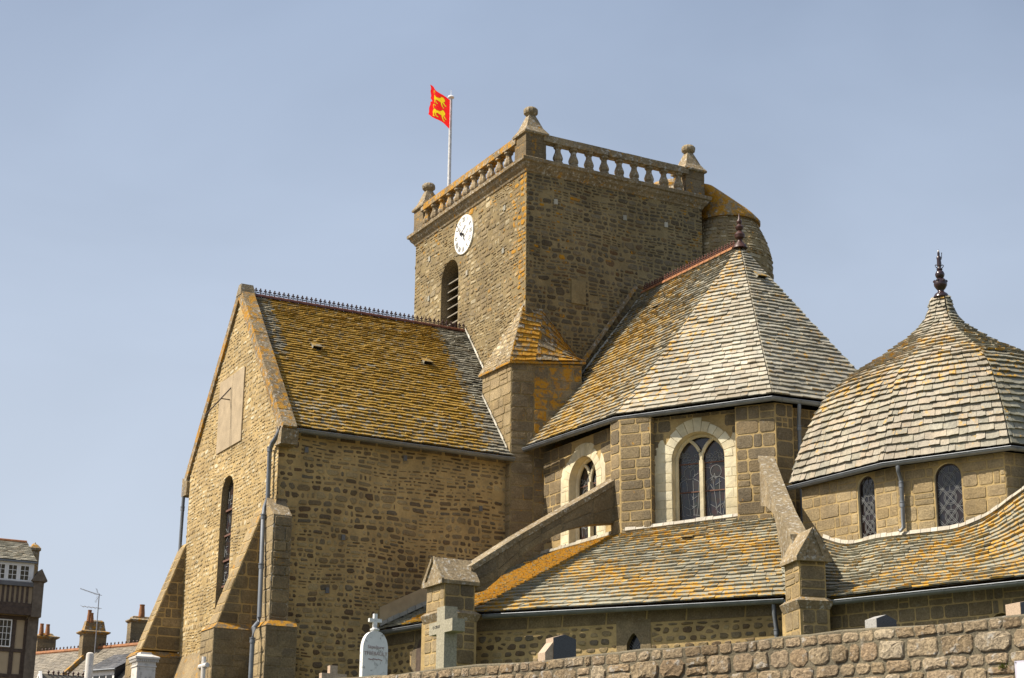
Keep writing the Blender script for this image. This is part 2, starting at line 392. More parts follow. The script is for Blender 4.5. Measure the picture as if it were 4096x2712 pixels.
def stone_piece(fr, out, dep, bev, rnd, lich, parent, mat, kind, rg):
    n = len(out)
    cu = sum(p[0] for p in out)/n; cv = sum(p[1] for p in out)/n
    ext = max(max(abs(p[0]-cu), abs(p[1]-cv)) for p in out)
    k = max(.55, 1-bev/max(ext, .02))
    base = [fr.pt(u, v, -.004) for u, v in out]
    top = [fr.pt(cu+(u-cu)*k, cv+(v-cv)*(1-(1-k)*1.4), dep*rg.uniform(.75, 1.15)) for u, v in out]
    vs = base+top+[fr.pt(cu, cv, dep*rg.uniform(1.0, 1.4))]
    fs = [(i, (i+1) % n, (i+1) % n+n, i+n) for i in range(n)]+[(i+n, (i+1) % n+n, 2*n) for i in range(n)]
    a_ = sum(out[i-1][0]*out[i][1]-out[i][0]*out[i-1][1] for i in range(n))
    if (a_ > 0) != (fr.u.cross(fr.pt(0, 1)-fr.pt(0, 0)).dot(fr.n) > 0): fs = [tuple(reversed(f)) for f in fs]
    piece(kind, vs, fs, rnd, lich, parent, mat, fr.n)
STY = {
 'rubble':  dict(sneck=1, h=(.10, .23), w=(.13, .48), gap=.058, jit=.35, dep=.016, bev=.03, mat='rubble_dark', skip=.07, kind='stone', wob=.035),
 'gable':   dict(sneck=1, h=(.09, .18), w=(.11, .36), gap=.042, jit=.4, dep=.014, bev=.025, mat='rubble_light', skip=.07, kind='stone', wob=.03),
 'tower':   dict(sneck=1, h=(.10, .24), w=(.14, .52), gap=.05, jit=.4, dep=.017, bev=.028, mat='rubble_tower', skip=.07, kind='stone', wob=.035),
 'coursed': dict(vor=1, h=(.17, .26), w=(.20, .48), gap=.095, jit=.2, dep=.02, bev=.025, mat='rubble_dark', skip=.0, kind='stone', small=.10, wob=.03),
 'ashlar':  dict(h=(.26, .48), w=(.34, .85), gap=.034, jit=.05, rnd=.10, dep=.014, bev=.014, mat='ashlar', skip=0, kind='block'),
 'chapel':  dict(h=(.22, .42), w=(.28, .74), gap=.026, jit=.04, rnd=.10, dep=.012, bev=.014, mat='ashlar_chapel_lit', skip=0, kind='block'),
 'dry':     dict(rough=1, h=(.125, .205), w=(.20, .42), gap=.024, jit=.14, rnd=.18, dep=.020, bev=.03, mat='granite_wall', skip=0, kind='stone'),
}
def snecked(fr, poly, holes, parent, sty, lich=None, seed=1, mat=None, kind=None, scale=1., grad=None):
    # squared rubble: bands split into short runs, every run with its own courses
    s = STY[sty]; rg = random.Random(seed); kind = kind or s['kind']; mat = mat or s['mat']
    us = [p[0] for p in poly]; vs_ = [p[1] for p in poly]; u0, u1, v0, v1 = min(us), max(us), min(vs_), max(vs_)
    ph = rg.uniform(0, 6); W_ = s.get('wob', .03)
    def wob(u, v): return v+W_*(math.sin(u*1.1+ph+v*.7)+.6*math.sin(u*2.7-v*1.9+ph*2))
    v = v0-.1
    while v < v1+.1:
        k = scale*(grad(v) if grad else 1.); H = rg.uniform(.32, .78)*k/.8; u = u0-rg.uniform(0, .6)
        while u < u1:
            Wd = rg.uniform(.35, 1.5)*k/.8; n = max(1, round(H/(rg.uniform(*s['h'])*k))); hs_ = [rg.uniform(.7, 1.3) for _ in range(n)]; t = sum(hs_); vv = v
            for hh in hs_:
                h = H*hh/t; x = u
                while x < u+Wd-.02:
                    w_ = rg.uniform(*s['w'])*k*(.8 if h < .12 else 1.)
                    if x+w_ > u+Wd-.09*k: w_ = u+Wd-x
                    xa, xb, ya, yb = x, x+w_, vv, vv+h; x += w_
                    if rg.random() < s['skip']: continue
                    g = s['gap']*k*rg.uniform(.6, 1.5)/2; xa += g; xb -= g; ya += g*rg.uniform(.6, 1.1); yb -= g*rg.uniform(.6, 1.1); dw, dh = xb-xa, yb-ya
                    if dw < .03 or dh < .025: continue
                    c = min(dw, dh); r4 = [c*rg.uniform(.12, .46) for _ in range(4)]; j = s['jit']
                    def J(x_, y_): return (x_+rg.uniform(-1, 1)*j*c*.25, wob(x_, y_)+rg.uniform(-1, 1)*j*c*.25)
                    out = [J(xa+r4[0], ya), J((xa+xb)/2+rg.uniform(-.2, .2)*dw, ya), J(xb-r4[1], ya), J(xb, ya+r4[1]), J(xb, yb-r4[2]), J(xb-r4[2], yb), J((xa+xb)/2+rg.uniform(-.2, .2)*dw, yb), J(xa+r4[3], yb), J(xa, yb-r4[3]), J(xa, ya+r4[0])]
                    out = clip(out, poly)
                    if len(out) < 3 or parea(out) < .0022: continue
                    cu = sum(p[0] for p in out)/len(out); cv = sum(p[1] for p in out)/len(out); bad = False
                    for hl in holes:
                        n_in = [q for q, p in enumerate(out) if inside(p, hl)]
                        if inside((cu, cv), hl) or len(n_in) > len(out)*.5: bad = True; break
                        for q in n_in:
                            for t_ in (.2, .4, .6, .8, .95):
                                p = (out[q][0]+(cu-out[q][0])*t_, out[q][1]+(cv-out[q][1])*t_)
                                if not inside(p, hl): break
                            out[q] = p
                    if bad: continue
                    stone_piece(fr, out, s['dep']*scale*rg.uniform(.5, 1.7), s['bev'], rg.random(), lich(cu, cv, rg) if lich else 0., parent, mat, kind, rg)
                vv += h
            u += Wd
        v += H
def hole_span(h, va, vb):
    us = []
    for i in range(len(h)):
        (x1, y1), (x2, y2) = h[i-1], h[i]
        if va <= y2 <= vb: us.append(x2)
        for y in (va, vb):
            if (y1 > y) != (y2 > y): us.append(x1+(x2-x1)*(y-y1)/(y2-y1))
    if not us:
        c = (sum(p[0] for p in h)/len(h), (va+vb)/2)
        return None
    return min(us), max(us)
def masonry(fr, poly, holes, parent, sty, lich=None, seed=1, mat=None, kind=None, scale=1., grad=None):
    if STY[sty].get('sneck'): return snecked(fr, poly, holes, parent, sty, lich, seed, mat, kind, scale, grad)
    if STY[sty].get('vor'): return rubble(fr, poly, holes, parent, sty, lich, seed, mat, kind, scale, grad)
    s = STY[sty]; rg = random.Random(seed); kind = kind or s['kind']; mat = mat or s['mat']
    us = [p[0] for p in poly]; vs_ = [p[1] for p in poly]
    v = min(vs_); v1 = max(vs_); u0, u1 = min(us), max(us); g = s['gap']*scale
    while v < v1-.03:
        h = rg.uniform(*s['h'])*scale
        if v+h > v1-.10: h = v1-v
        # spans of the row that are free of openings
        spans = [(u0, u1)]
        for hh in holes:
            hs_ = hole_span(hh, v+.01, v+h-.01)
            if hs_:
                nsp = []
                for a, b in spans:
                    if hs_[0] > a: nsp.append((a, min(b, hs_[0]-.004)))
                    if hs_[1] < b: nsp.append((max(a, hs_[1]+.004), b))
                spans = [(a, b) for a, b in nsp if b-a > .06]
        for a, b in spans:
            u = a
            while u < b-.02:
                w_ = rg.uniform(*s['w'])*scale
                if rg.random() < .2: w_ *= .55
                if u+w_ > b-.13: w_ = b-u
                halves = [(v, v+h)] if rg.random() > .12 or h < (.17 if s.get('rough') else .3) else [(v, v+h*.5), (v+h*.5, v+h)]
                for (vl, vh) in halves:
                    ua, ub, va, vb = u+g/2, u+w_-g/2, vl+g/2, vh-g/2; j = s['jit']
                    dw, dh = ub-ua, vb-va
                    if dw < .03 or dh < .03: continue
                    c = s['rnd']*min(dw, dh)*rg.uniform(.7, 1.6)
                    def J(x, y): return (x+rg.uniform(-1, 1)*j*dw*.3, y+rg.uniform(-1, 1)*j*dh*.3)
                    out = [J(ua+c, va), J((ua+ub)/2, va), J(ub-c, va), J(ub, va+c), J(ub, vb-c), J(ub-c, vb), J((ua+ub)/2, vb), J(ua+c, vb), J(ua, vb-c), J(ua, va+c)]
                    out = clip(out, poly)
                    if len(out) < 3 or parea(out) < .004: continue
                    cu, cv = (ua+ub)/2, (va+vb)/2
                    (rough_stone if s.get('rough') else stone_piece)(fr, out, s['dep']*scale*rg.uniform(.6, 1.4), s['bev'], rg.random(), lich(cu, cv, rg) if lich else 0., parent, mat, kind, rg)
                u += w_
        v += h
def rubble(fr, poly, holes, parent, sty, lich=None, seed=1, mat=None, kind=None, scale=1., grad=None):
    # irregular stones: cells round scattered seeds, shrunk by the mortar joint and rounded
    s = STY[sty]; rg = random.Random(seed); kind = kind or s['kind']; mat = mat or s['mat']
    us = [p[0] for p in poly]; vs_ = [p[1] for p in poly]; u0, u1, v0, v1 = min(us), max(us), min(vs_), max(vs_)
    hm = (s['h'][0]+s['h'][1])/2*scale; wm = (s['w'][0]+s['w'][1])/2*scale; an = wm/hm
    seeds = []; v = v0-hm; ri = 0
    ph = rg.uniform(0, 6)
    while v < v1+hm:
        k = grad(v) if grad else 1.
        h = rg.uniform(*s['h'])*scale*k; u = u0-wm*rg.uniform(.5, 1.5)
        while u < u1+wm:
            w_ = rg.uniform(*s['w'])*scale*k; vv = v+h/2+rg.uniform(-.5, .5)*s['jit']*h+s['wob']*h*math.sin(u*.9+ph+v)
            if rg.random() > s['skip']:
                if rg.random() < s.get('small', .12): seeds.append((u+w_*.3, (vv-h*.25)*an)); seeds.append((u+w_*.7, (vv+h*.25)*an))
                else: seeds.append((u+w_/2+rg.uniform(-.3, .3)*s['jit']*w_, vv*an))
            u += w_
        v += h
    cell = wm*1.3; grid = {}
    for i, (x, y) in enumerate(seeds): grid.setdefault((int(x//cell), int(y//cell)), []).append(i)
    for i, (x, y) in enumerate(seeds):
        if not (u0-.3 < x < u1+.3): continue
        R_ = cell*1.5; pg = [(x-R_, y-R_), (x+R_, y-R_), (x+R_, y+R_), (x-R_, y+R_)]
        gx, gy_ = int(x//cell), int(y//cell)
        nb_ = [j for a in (-2, -1, 0, 1, 2) for b in (-2, -1, 0, 1, 2) for j in grid.get((gx+a, gy_+b), ()) if j != i]
        nb_.sort(key=lambda j: (seeds[j][0]-x)**2+(seeds[j][1]-y)**2)
        for j in nb_[:16]:
            dx, dy = seeds[j][0]-x, seeds[j][1]-y; mx_, my_ = x+dx/2, y+dy/2; out = []
            for q in range(len(pg)):
                p, r_ = pg[q-1], pg[q]; fp_ = (p[0]-mx_)*dx+(p[1]-my_)*dy; fr_ = (r_[0]-mx_)*dx+(r_[1]-my_)*dy
                if (fp_ <= 0) != (fr_ <= 0):
                    t = fp_/(fp_-fr_); out.append((p[0]+(r_[0]-p[0])*t, p[1]+(r_[1]-p[1])*t))
                if fr_ <= 0: out.append(r_)
            pg = out
            if not pg: break
        if len(pg) < 3: continue
        pg = clip([(a, b/an) for a, b in pg], poly)
        if len(pg) < 3 or parea(pg) < .003*scale: continue
        cu = sum(p[0] for p in pg)/len(pg); cv = sum(p[1] for p in pg)/len(pg)
        if any(inside((cu, cv), h) for h in holes): continue
        # shrink by the joint
        g = s['gap']*scale*rg.uniform(.55, 1.5)/2; out = []
        for a, b in pg:
            d = math.hypot(a-cu, b-cv); f = max(.45, 1-g*1.25/max(d, .01)); out.append((cu+(a-cu)*f, cv+(b-cv)*f))
        # drop slivers, cut corners
        q2 = []
        for k2 in range(len(out)):
            p, r_ = out[k2-1], out[k2]
            if math.hypot(p[0]-r_[0], p[1]-r_[1]) < .012*scale: continue
            c_ = rg.uniform(*s.get('cut', (.2, .33)))
            q2.append((p[0]+(r_[0]-p[0])*c_, p[1]+(r_[1]-p[1])*c_)); q2.append((r_[0]+(p[0]-r_[0])*c_, r_[1]+(p[1]-r_[1])*c_))
        if len(q2) < 4: continue
        jj = s['jit']*.10; e_ = math.sqrt(parea(q2)) if parea(q2) > 0 else .05
        q2 = [(a+rg.uniform(-1, 1)*jj*e_, b+rg.uniform(-1, 1)*jj*e_) for a, b in q2]
        skip_it = False
        for h in holes:
            n_in = [k2 for k2, p in enumerate(q2) if inside(p, h)]
            if len(n_in) > len(q2)*.55: skip_it = True; break
            for k2 in n_in:
                for t in (.2, .4, .6, .8, .95):
                    p = (q2[k2][0]+(cu-q2[k2][0])*t, q2[k2][1]+(cv-q2[k2][1])*t)
                    if not inside(p, h): break
                q2[k2] = p
        if skip_it: continue
        li = lich(cu, cv, rg) if lich else 0.
        (rough_stone if s.get('rough') else stone_piece)(fr, q2, s['dep']*scale*rg.uniform(.6, 1.4), s['bev'], rg.random(), li, parent, mat, kind, rg)
def rough_stone(fr, out, dep, bev, rnd, lich, parent, mat, kind, rg):
    # split long edges so the outline can break up
    o2 = []
    for k in range(len(out)):
        p, q = out[k-1], out[k]; d = math.hypot(p[0]-q[0], p[1]-q[1]); m_ = max(1, int(d/.05))
        for i in range(m_): t = i/m_; o2.append((p[0]+(q[0]-p[0])*t+rg.gauss(0, .0035), p[1]+(q[1]-p[1])*t+rg.gauss(0, .0035)))
    if len(o2) > 22: o2 = o2[::2]
    n = len(o2); cu = sum(p[0] for p in o2)/n; cv = sum(p[1] for p in o2)/n
    rings = [(1., -.006), (.97, dep*.45), (.86, dep*.95), (.5, dep*1.1)]; vs = []
    ext = max(math.hypot(p[0]-cu, p[1]-cv) for p in o2)
    for k, (f, d) in enumerate(rings):
        for u, v in o2:
            ds = d+(rg.uniform(-.30, .22)*dep if k > 1 else 0)
            ff = f if k < 2 else 1-(1-f)*min(1.6, .10/max(.04, math.hypot(u-cu, v-cv)))*1.1 if k == 2 else f
            vs.append(fr.pt(cu+(u-cu)*ff+(rg.gauss(0, .004) if k > 1 else 0), cv+(v-cv)*ff+(rg.gauss(0, .004) if k > 1 else 0), ds))
    vs.append(fr.pt(cu, cv, dep*rg.uniform(.95, 1.25)))
    fs = [(k*n+i, k*n+(i+1) % n, (k+1)*n+(i+1) % n, (k+1)*n+i) for k in range(3) for i in range(n)]+[(3*n+i, 3*n+(i+1) % n, 4*n) for i in range(n)]
    if (vs[1]-vs[0]).cross(vs[2]-vs[1]).dot(fr.n) < 0: 
        a_ = sum(o2[i-1][0]*o2[i][1]-o2[i][0]*o2[i-1][1] for i in range(n))
    a_ = sum(o2[i-1][0]*o2[i][1]-o2[i][0]*o2[i-1][1] for i in range(n))
    if (a_ > 0) != (fr.u.cross(fr.pt(0, 1)-fr.pt(0, 0)).dot(fr.n) > 0): fs = [tuple(reversed(f)) for f in fs]
    piece(kind, vs, fs, rnd, lich, parent, mat, fr.n)
def slates(S, parent, exp0=.20, exp1=.12, wm=.27, lich=None, mat='slate', seed=1, lift=.05, bed=True, bn=(14, 14), kind='slate', rndr=(0, 1), t_end=1., flip=None, skipf=None):
    rg = random.Random(seed); N = 60
    arc = [0.]
    for i in range(N): arc.append(arc[-1]+(S(.5, (i+1)/N)-S(.5, i/N)).length)
    tot = arc[-1]; tb = [0.]; d = 0.
    while d < tot*t_end:
        d += (exp0+(exp1-exp0)*d/tot)*rg.uniform(.92, 1.08)
        if d > tot-.03: tb.append(1.); break
        i = max(k for k in range(N+1) if arc[k] <= d); f = (d-arc[i])/(arc[i+1]-arc[i]) if i < N else 0
        tb.append((i+f)/N)
    for i in range(len(tb)-1):
        t0, t1 = tb[i], tb[i+1]; dt = t1-t0
        K = 24; row = [S(k/K, t0) for k in range(K+1)]; cl = [0.]
        for k in range(K): cl.append(cl[-1]+(row[k+1]-row[k]).length)
        Lr = cl[-1]
        if Lr < .12: continue
        def sat(x):
            x = max(0., min(Lr, x))
            k = 0
            while k < K-1 and cl[k+1] < x: k += 1
            return (k+(x-cl[k])/max(1e-6, cl[k+1]-cl[k]))/K
        x = -rg.uniform(0, wm*.8)
        while x < Lr-.03:
            w_ = wm*rg.uniform(.62, 1.45)*(1-.25*t0)
            xa, xb = x+.005, x+w_-.005
            if Lr-xb < .1: xb = Lr
            x += w_
            sa, sb = sat(xa), sat(xb)
            if sb-sa < .008: continue
            ja, jb = rg.uniform(-.10, .10)*dt, rg.uniform(-.10, .10)*dt
            ta = max(0, t0+ja); tb_ = max(0, t0+jb); tt = min(1., t1+dt*.35)
            bl, br, tr, tl = S(sa, ta), S(sb, tb_), S(sb, tt), S(sa, tt)
            n = (br-bl).cross(tl-bl)
            if n.length < 1e-7: n = (br-bl).cross(tr-bl)
            n.normalize()
            if flip: n = -n if n.dot(flip) < 0 else n
            elif n.z < 0: n = -n
            h = lift*1.45*rg.uniform(.75, 1.3); th = h*.6
            if skipf and skipf((bl+tr)/2): continue
            bm_ = (bl+br)/2-(tl-bl).normalized()*rg.uniform(-.012, .018)
            vs = [bl+n*h, bm_+n*(h+rg.uniform(-.006, .006)), br+n*h, tr+n*.006, tl+n*.006, bl+n*(h-th), bm_+n*(h-th), br+n*(h-th)]
            fs = [(0, 1, 2, 3, 4), (5, 6, 1, 0), (6, 7, 2, 1), (5, 0, 4), (7, 3, 2)]
            if (vs[2]-vs[0]).cross(vs[4]-vs[0]).dot(n) < 0: fs = [tuple(reversed(f)) for f in fs]
            c = (bl+br+tr+tl)/4
            li = lich(c, rg) if lich else 0.
            piece(kind, vs, fs, rndr[0]+(rndr[1]-rndr[0])*rg.random(), li, parent, mat, n)
    if bed:
        mb = MB(); a, b = bn; vs = []
        for j in range(b+1):
            for i in range(a+1): vs.append(S(i/a, j/b))
        nn = (vs[1]-vs[0]).cross(vs[a+1]-vs[0]).normalized()
        fs = [(j*(a+1)+i, j*(a+1)+i+1, (j+1)*(a+1)+i+1, (j+1)*(a+1)+i) for j in range(b) for i in range(a)]
        mb.add(vs, fs, .5); mb.build('roof_bed', 'slate_bed', parent, recalc=False)
def patch(p00, p10, p01, p11):
    p00, p10, p01, p11 = V(p00), V(p10), V(p01), V(p11)
    return lambda s, t: (p00*(1-s)+p10*s)*(1-t)+(p01*(1-s)+p11*s)*t
def poly_at(pts, s):
    ln = [(pts[i+1]-pts[i]).length for i in range(len(pts)-1)]; T = sum(ln); x = s*T
    for i, l in enumerate(ln):
        if x <= l or i == len(ln)-1: return pts[i].lerp(pts[i+1], x/l)
        x -= l
def smooth_pts(pts, n=40):   # Catmull-Rom
    out = []
    m_ = len(pts)-1
    for i in range(n+1):
        x = i/n*m_; k = min(int(x), m_-1); t = x-k
        p0, p1, p2, p3 = pts[max(k-1, 0)], pts[k], pts[k+1], pts[min(k+2, m_)]
        out.append(.5*((2*p1)+(p2-p0)*t+(2*p0-5*p1+4*p2-p3)*t*t+(3*p1-p0-3*p2+p3)*t**3))
    return out
def flashing(pts, up, nrm, parent, seed=3, size=.30, hgt=.15, rndr=(.5, 1.)):
    rg = random.Random(seed); T = sum((pts[i+1]-pts[i]).length for i in range(len(pts)-1)); x = 0.
    while x < T-.05:
        w_ = size*rg.uniform(.7, 1.35); a = poly_at(pts, x/T); b = poly_at(pts, min(1, (x+w_-.012)/T)); x += w_
        h = hgt*rg.uniform(.85, 1.15); u = V(up)*h; n = V(nrm)*.04
        vs = [a+n*1.6, b+n*1.6, b+u+n*.3, a+u+n*.3, a, b, b+u-n, a+u-n]
        fs = [(0, 1, 2, 3), (4, 5, 1, 0), (1, 5, 6, 2), (4, 0, 3, 7), (3, 2, 6, 7)]
        if (vs[1]-vs[0]).cross(vs[3]-vs[0]).dot(V(nrm)) < 0: fs = [tuple(reversed(f)) for f in fs]
        piece('slate', vs, fs, rg.uniform(*rndr), -.1, parent, 'slate_pale', V(nrm))
def gutter(path, parent, r=.105, name='gutter'):
    mb = MB(); P = [V(p) for p in path]
    mb.tube(P, r, 9, half=True); mb.tube(P, r*.88, 9, half=True)
    # rolled front lip and joint rings
    for off in (1, -1):
        q = []
        for i, p in enumerate(P):
            d = (P[min(i+1, len(P)-1)]-P[max(i-1, 0)]).normalized(); a = d.cross(V((0, 0, 1))).normalized(); q.append(p+a*r*off)
        mb.tube(q, .014, 6)
    T = sum((P[i+1]-P[i]).length for i in range(len(P)-1)); x = .35
    while x < T-.1:
        a = poly_at(P, x/T); b = poly_at(P, (x+.035)/T); mb.tube([a, b], r*1.07, 9, half=True); x += .62
    return mb.build(name, 'zinc', parent, smooth=True, recalc=False)
def downpipe(path, parent, r=.052, collars=()):
    P = smooth_pts([V(p) for p in path], len(path)*4) if len(path) > 3 else [V(p) for p in path]
    mb = MB(); mb.tube([V(p) for p in path], r, 10)
    for c in collars:
        c = V(c); mb.tube([c-V((0, 0, .05)), c+V((0, 0, .05))], r*1.22, 10); mb.tube([c+V((0, 0, .07)), c+V((0, 0, .10))], r*1.3, 10)
    return mb.build('downpipe', 'zinc', parent, smooth=True)
def vent(P, right, up, nrm, parent):
    P, r_, u, n = V(P), V(right).normalized(), V(up).normalized(), V(nrm).normalized()
    mb = MB(); w_, l, h = .16, .30, .15
    a, b = P-r_*w_+n*.05, P+r_*w_+n*.05
    top = [a+n*h-u*.03, b+n*h-u*.03, b+u*l+n*.03, a+u*l+n*.03]
    vs = top+[t-n*.025 for t in top]
    mb.add(vs, [(0, 1, 2, 3), (4, 5, 1, 0), (5, 6, 2, 1), (7, 4, 0, 3), (7, 6, 5, 4)], .0, .16)
    for e in (a+r_*.01, b-r_*.01): mb.add([e, e+n*(h-.025), e+u*l], [(0, 1, 2)], .3, .05)
    mb.add([a+u*.03+r_*.015, b+u*.03-r_*.015, b+u*.03-r_*.015+n*(h-.045), a+u*.03+r_*.015+n*(h-.045)], [(0, 1, 2, 3)], .5, 0, 1)  # near-black sheet painted in for the shade inside the opening
    mb.add([a-u*.01, b-u*.01, b+u*.03, a+u*.03], [(0, 1, 2, 3)], .5, 0, 1)
    return mb.build('roof_vent', ['slate_transept', 'dark_void'], parent, recalc=False)
# ------------------------------------------------------------------ ground
GZ = 4.5                                        # churchyard level beside the church
wl_, wr_ = atZ(1366, 2712, 4.0), atZ(4096, 2456, 4.0)
wd = (wr_-wl_).normalized(); W0 = wl_-wd*16; W1 = wr_+wd*7      # churchyard wall, front top edge
wnrm = V((wd.y, -wd.x, 0));
if wnrm.dot(EYE-W0) < 0: wnrm = -wnrm
mb = MB(); mb.add([(-6000, -6000, -.05), (6000, -6000, -.05), (6000, 6000, -.05), (-6000, 6000, -.05)], [(0, 1, 2, 3)])
g = mb.build('ground', 'earth'); g['kind'] = 'structure'
mb = MB(); a, b = W0-wd*40, W1+wd*40
mb.add([a+wnrm*.02-V((0, 0, 4)), b+wnrm*.02-V((0, 0, 4)), b+wnrm*30-V((0, 0, 4)), a+wnrm*30-V((0, 0, 4))], [(0, 1, 2, 3)])
g = mb.build('road', 'asphalt'); g['kind'] = 'structure'
mb = MB(); vs = []; NG = 30
for j in range(NG+1):
    for i in range(NG+1):
        p = (W0-wd*10).lerp(W1+wd*14, i/NG)-wnrm*(.45+j/NG*60); d = j/NG*60
        vs.append((p.x, p.y, 3.72+.78*min(1, d/14)+.04*math.sin(i*1.7+j*2.3)))
mb.add(vs, [(j*(NG+1)+i, j*(NG+1)+i+1, (j+1)*(NG+1)+i+1, (j+1)*(NG+1)+i) for j in range(NG) for i in range(NG)])
for k in range(4):
    pass
skirt = [V(vs[j*(NG+1)]) for j in range(NG+1)]
for line in ([vs[j*(NG+1)] for j in range(NG+1)], [vs[j*(NG+1)+NG] for j in range(NG+1)], vs[NG*(NG+1):]):
    q = [V(p) for p in line]; n = len(q)
    mb.add(q+[V((p.x, p.y, -.1)) for p in q], [(i, i+1, i+1+n, i+n) for i in range(n-1)])
g = mb.build('churchyard_ground', 'grass_ground', recalc=False); g['kind'] = 'structure'

# ------------------------------------------------------------------ church
church = empty('church', (27, 46, GZ))
tag(church, 'granite church with square clock tower, lichen-orange slate roofs and round-ended choir', 'church')
CH = church
XT, XT2, YT, YT2 = 26.85, 34.06, 48.5, 57.2
ZW = 24.72
BZ = GZ-.3

# ---- tower walls
tw = empty('tower', (XT, YT, GZ), CH)
fc = Frame((XT, YT2), (XT, YT)); fe = Frame((XT, YT), (XT2, YT))
bel = arch(YT2-54.22, .70, 18.6, 23.12, 10)
full = [(0, BZ), (fc.L, BZ), (fc.L, ZW), (0, ZW)]
clockwall = panel(fc, full, [bel], tw, 'clock_face_wall', 'mortar_tower', rev=.75, revmat='ashlar', lich=.02)
eastwall = panel(fe, [(0, BZ), (fe.L, BZ), (fe.L, ZW), (0, ZW)], [], tw, 'choir_side_wall', 'mortar_tower', lich=0.)
mb = MB(); mb.box((XT+.8, YT+.1, BZ), (XT2, YT2, ZW)); mb.build('tower_core', 'mortar_tower', tw)
def lt(u, v, rg): return .02+.30*max(0, (u-(fc.L-1.3))/1.3)*rg.uniform(.4, 1)+.16*max(0, (v-23.2)/1.5)*rg.random()+(.06 if rg.random() < .3 else 0)
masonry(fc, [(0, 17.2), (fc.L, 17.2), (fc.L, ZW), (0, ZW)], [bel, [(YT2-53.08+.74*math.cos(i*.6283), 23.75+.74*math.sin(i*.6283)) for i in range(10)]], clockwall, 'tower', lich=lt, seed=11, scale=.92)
def le(u, v, rg): return .11*max(0, math.sin(u*1.1+.4))*(1 if v > 21.5 else .35)*rg.uniform(.4, 1.3)+(.08 if rg.random() < .18 else -.05)
masonry(fe, [(0, 16.5), (fe.L, 16.5), (fe.L, ZW), (0, ZW)], [], eastwall, 'tower', lich=le, seed=12, mat='rubble_east_shaded', scale=.92)
# putlog patches: pale small plugs
def plug(fr, px, py, parent, mat, w_=.075, h_=.10):
    u, v = fr.uv(px, py); mb = MB(); mb.prism([fr.pt(u-w_, v-h_, -.01), fr.pt(u+w_, v-h_*.9, -.01), fr.pt(u+w_*.9, v+h_, -.01), fr.pt(u-w_*.9, v+h_*.9, -.01)], fr.n*.05, rnd=random.random()); mb.build('putlog_plug', mat, parent)
for (px, py) in ((2021, 832), (2015, 1003), (1870, 1092), (1717, 1195), (1720, 1036)): plug(fc, px, py, tw, 'slate_pale')
for (px, py) in ((2222, 808), (2498, 872), (2663, 900)): plug(fe, px, py, tw, 'slate_pale')
# blocked panel on the east face
u, v = fe.uv(2312, 1170)
mb = MB(); mb.prism([fe.pt(u-.28, v-.42, -.01), fe.pt(u+.28, v-.42, -.01), fe.pt(u+.28, v+.42, -.01), fe.pt(u-.28, v+.42, -.01)], fe.n*.06); mb.build('blocked_opening', 'mortar_tower', tw)

# ---- belfry window louvres
bw = empty('belfry_window', fc.pt(YT2-54.22, 18.6), CH)
mb = MB(); mb.prism([fc.pt(u, v, -.74) for u, v in arch(YT2-54.22, .7, 18.6, 23.12, 10)], fc.n*.03); mb.build('backing', 'dark_void', bw)
for i in range(12):
    z = 18.9+i*.32
    if z > 22.55: break
    mb = MB(); a = fc.pt(YT2-54.22-.69, z+.16, -.60); b = fc.pt(YT2-54.22+.69, z+.16, -.60); o = fc.n*.36-V((0, 0, .20))
    mb.hexa([a, b, b+o, a+o, a+V((0, 0, .04)), b+V((0, 0, .04)), b+o+V((0, 0, .04)), a+o+V((0, 0, .04))]); mb.build('louvre', 'louvre_wood', bw)

# ---- cornice and balustrade
def ring(mb, x0, y0, x1, y1, prof, cap=True, **k):
    vs = []; fs = []
    for off, z in prof: vs += [(x0-off, y0-off, z), (x1+off, y0-off, z), (x1+off, y1+off, z), (x0-off, y1+off, z)]
    for j in range(len(prof)-1):
        for i in range(4): fs.append((j*4+i, j*4+(i+1) % 4, (j+1)*4+(i+1) % 4, (j+1)*4+i))
    if cap: n = len(prof)*4; fs.append((n-4, n-3, n-2, n-1))
    mb.add(vs, fs, **k)
mb = MB(); ring(mb, XT, YT, XT2, YT2, [(-.05, 24.55), (.04, 24.6), (.07, 24.68), (.16, 24.78), (.2, 24.88), (.27, 24.92), (.28, 25.03), (.24, 25.06)], rnd=.35, lich=.06)
mb.build('cornice', 'coping', tw)
bal = empty('balustrade', (XT, YT, 25.06), CH)
RB, RT = 25.80, 26.05
bprof = [(.175, 0), (.175, .14), (.14, .16), (.175, .22), (.18, .29), (.15, .39), (.105, .50), (.10, .60), (.13, .62), (.11, .64), (.16, .66), (.16, .755)]
mb = MB(); mb.lathe(bprof, (0, 0, 0), 8, rot=math.pi/8, rnd=.5, lich=.03)
bme, _ = mb.mesh('baluster', 'coping', origin=V((0, 0, 0)))
bme2 = bme.copy(); bme2.attributes['lich'].data.foreach_set('value', [.12]*len(bme2.vertices))
def baluster(x, y, me):
    o = bpy.data.objects.new('baluster', me); link(o, (x, y, 25.055), bal)
ins = .04
for i in range(11): baluster(XT+ins, YT+.95+.42+i*.645, bme2 if i % 3 else bme); 
for i in range(9): baluster(XT+.95+.30+i*.625, YT+ins, bme)
for i in range(11): baluster(XT2-ins, YT+.95+.42+i*.645, bme)
for i in range(9): baluster(XT+.95+.30+i*.625, YT2-ins, bme)
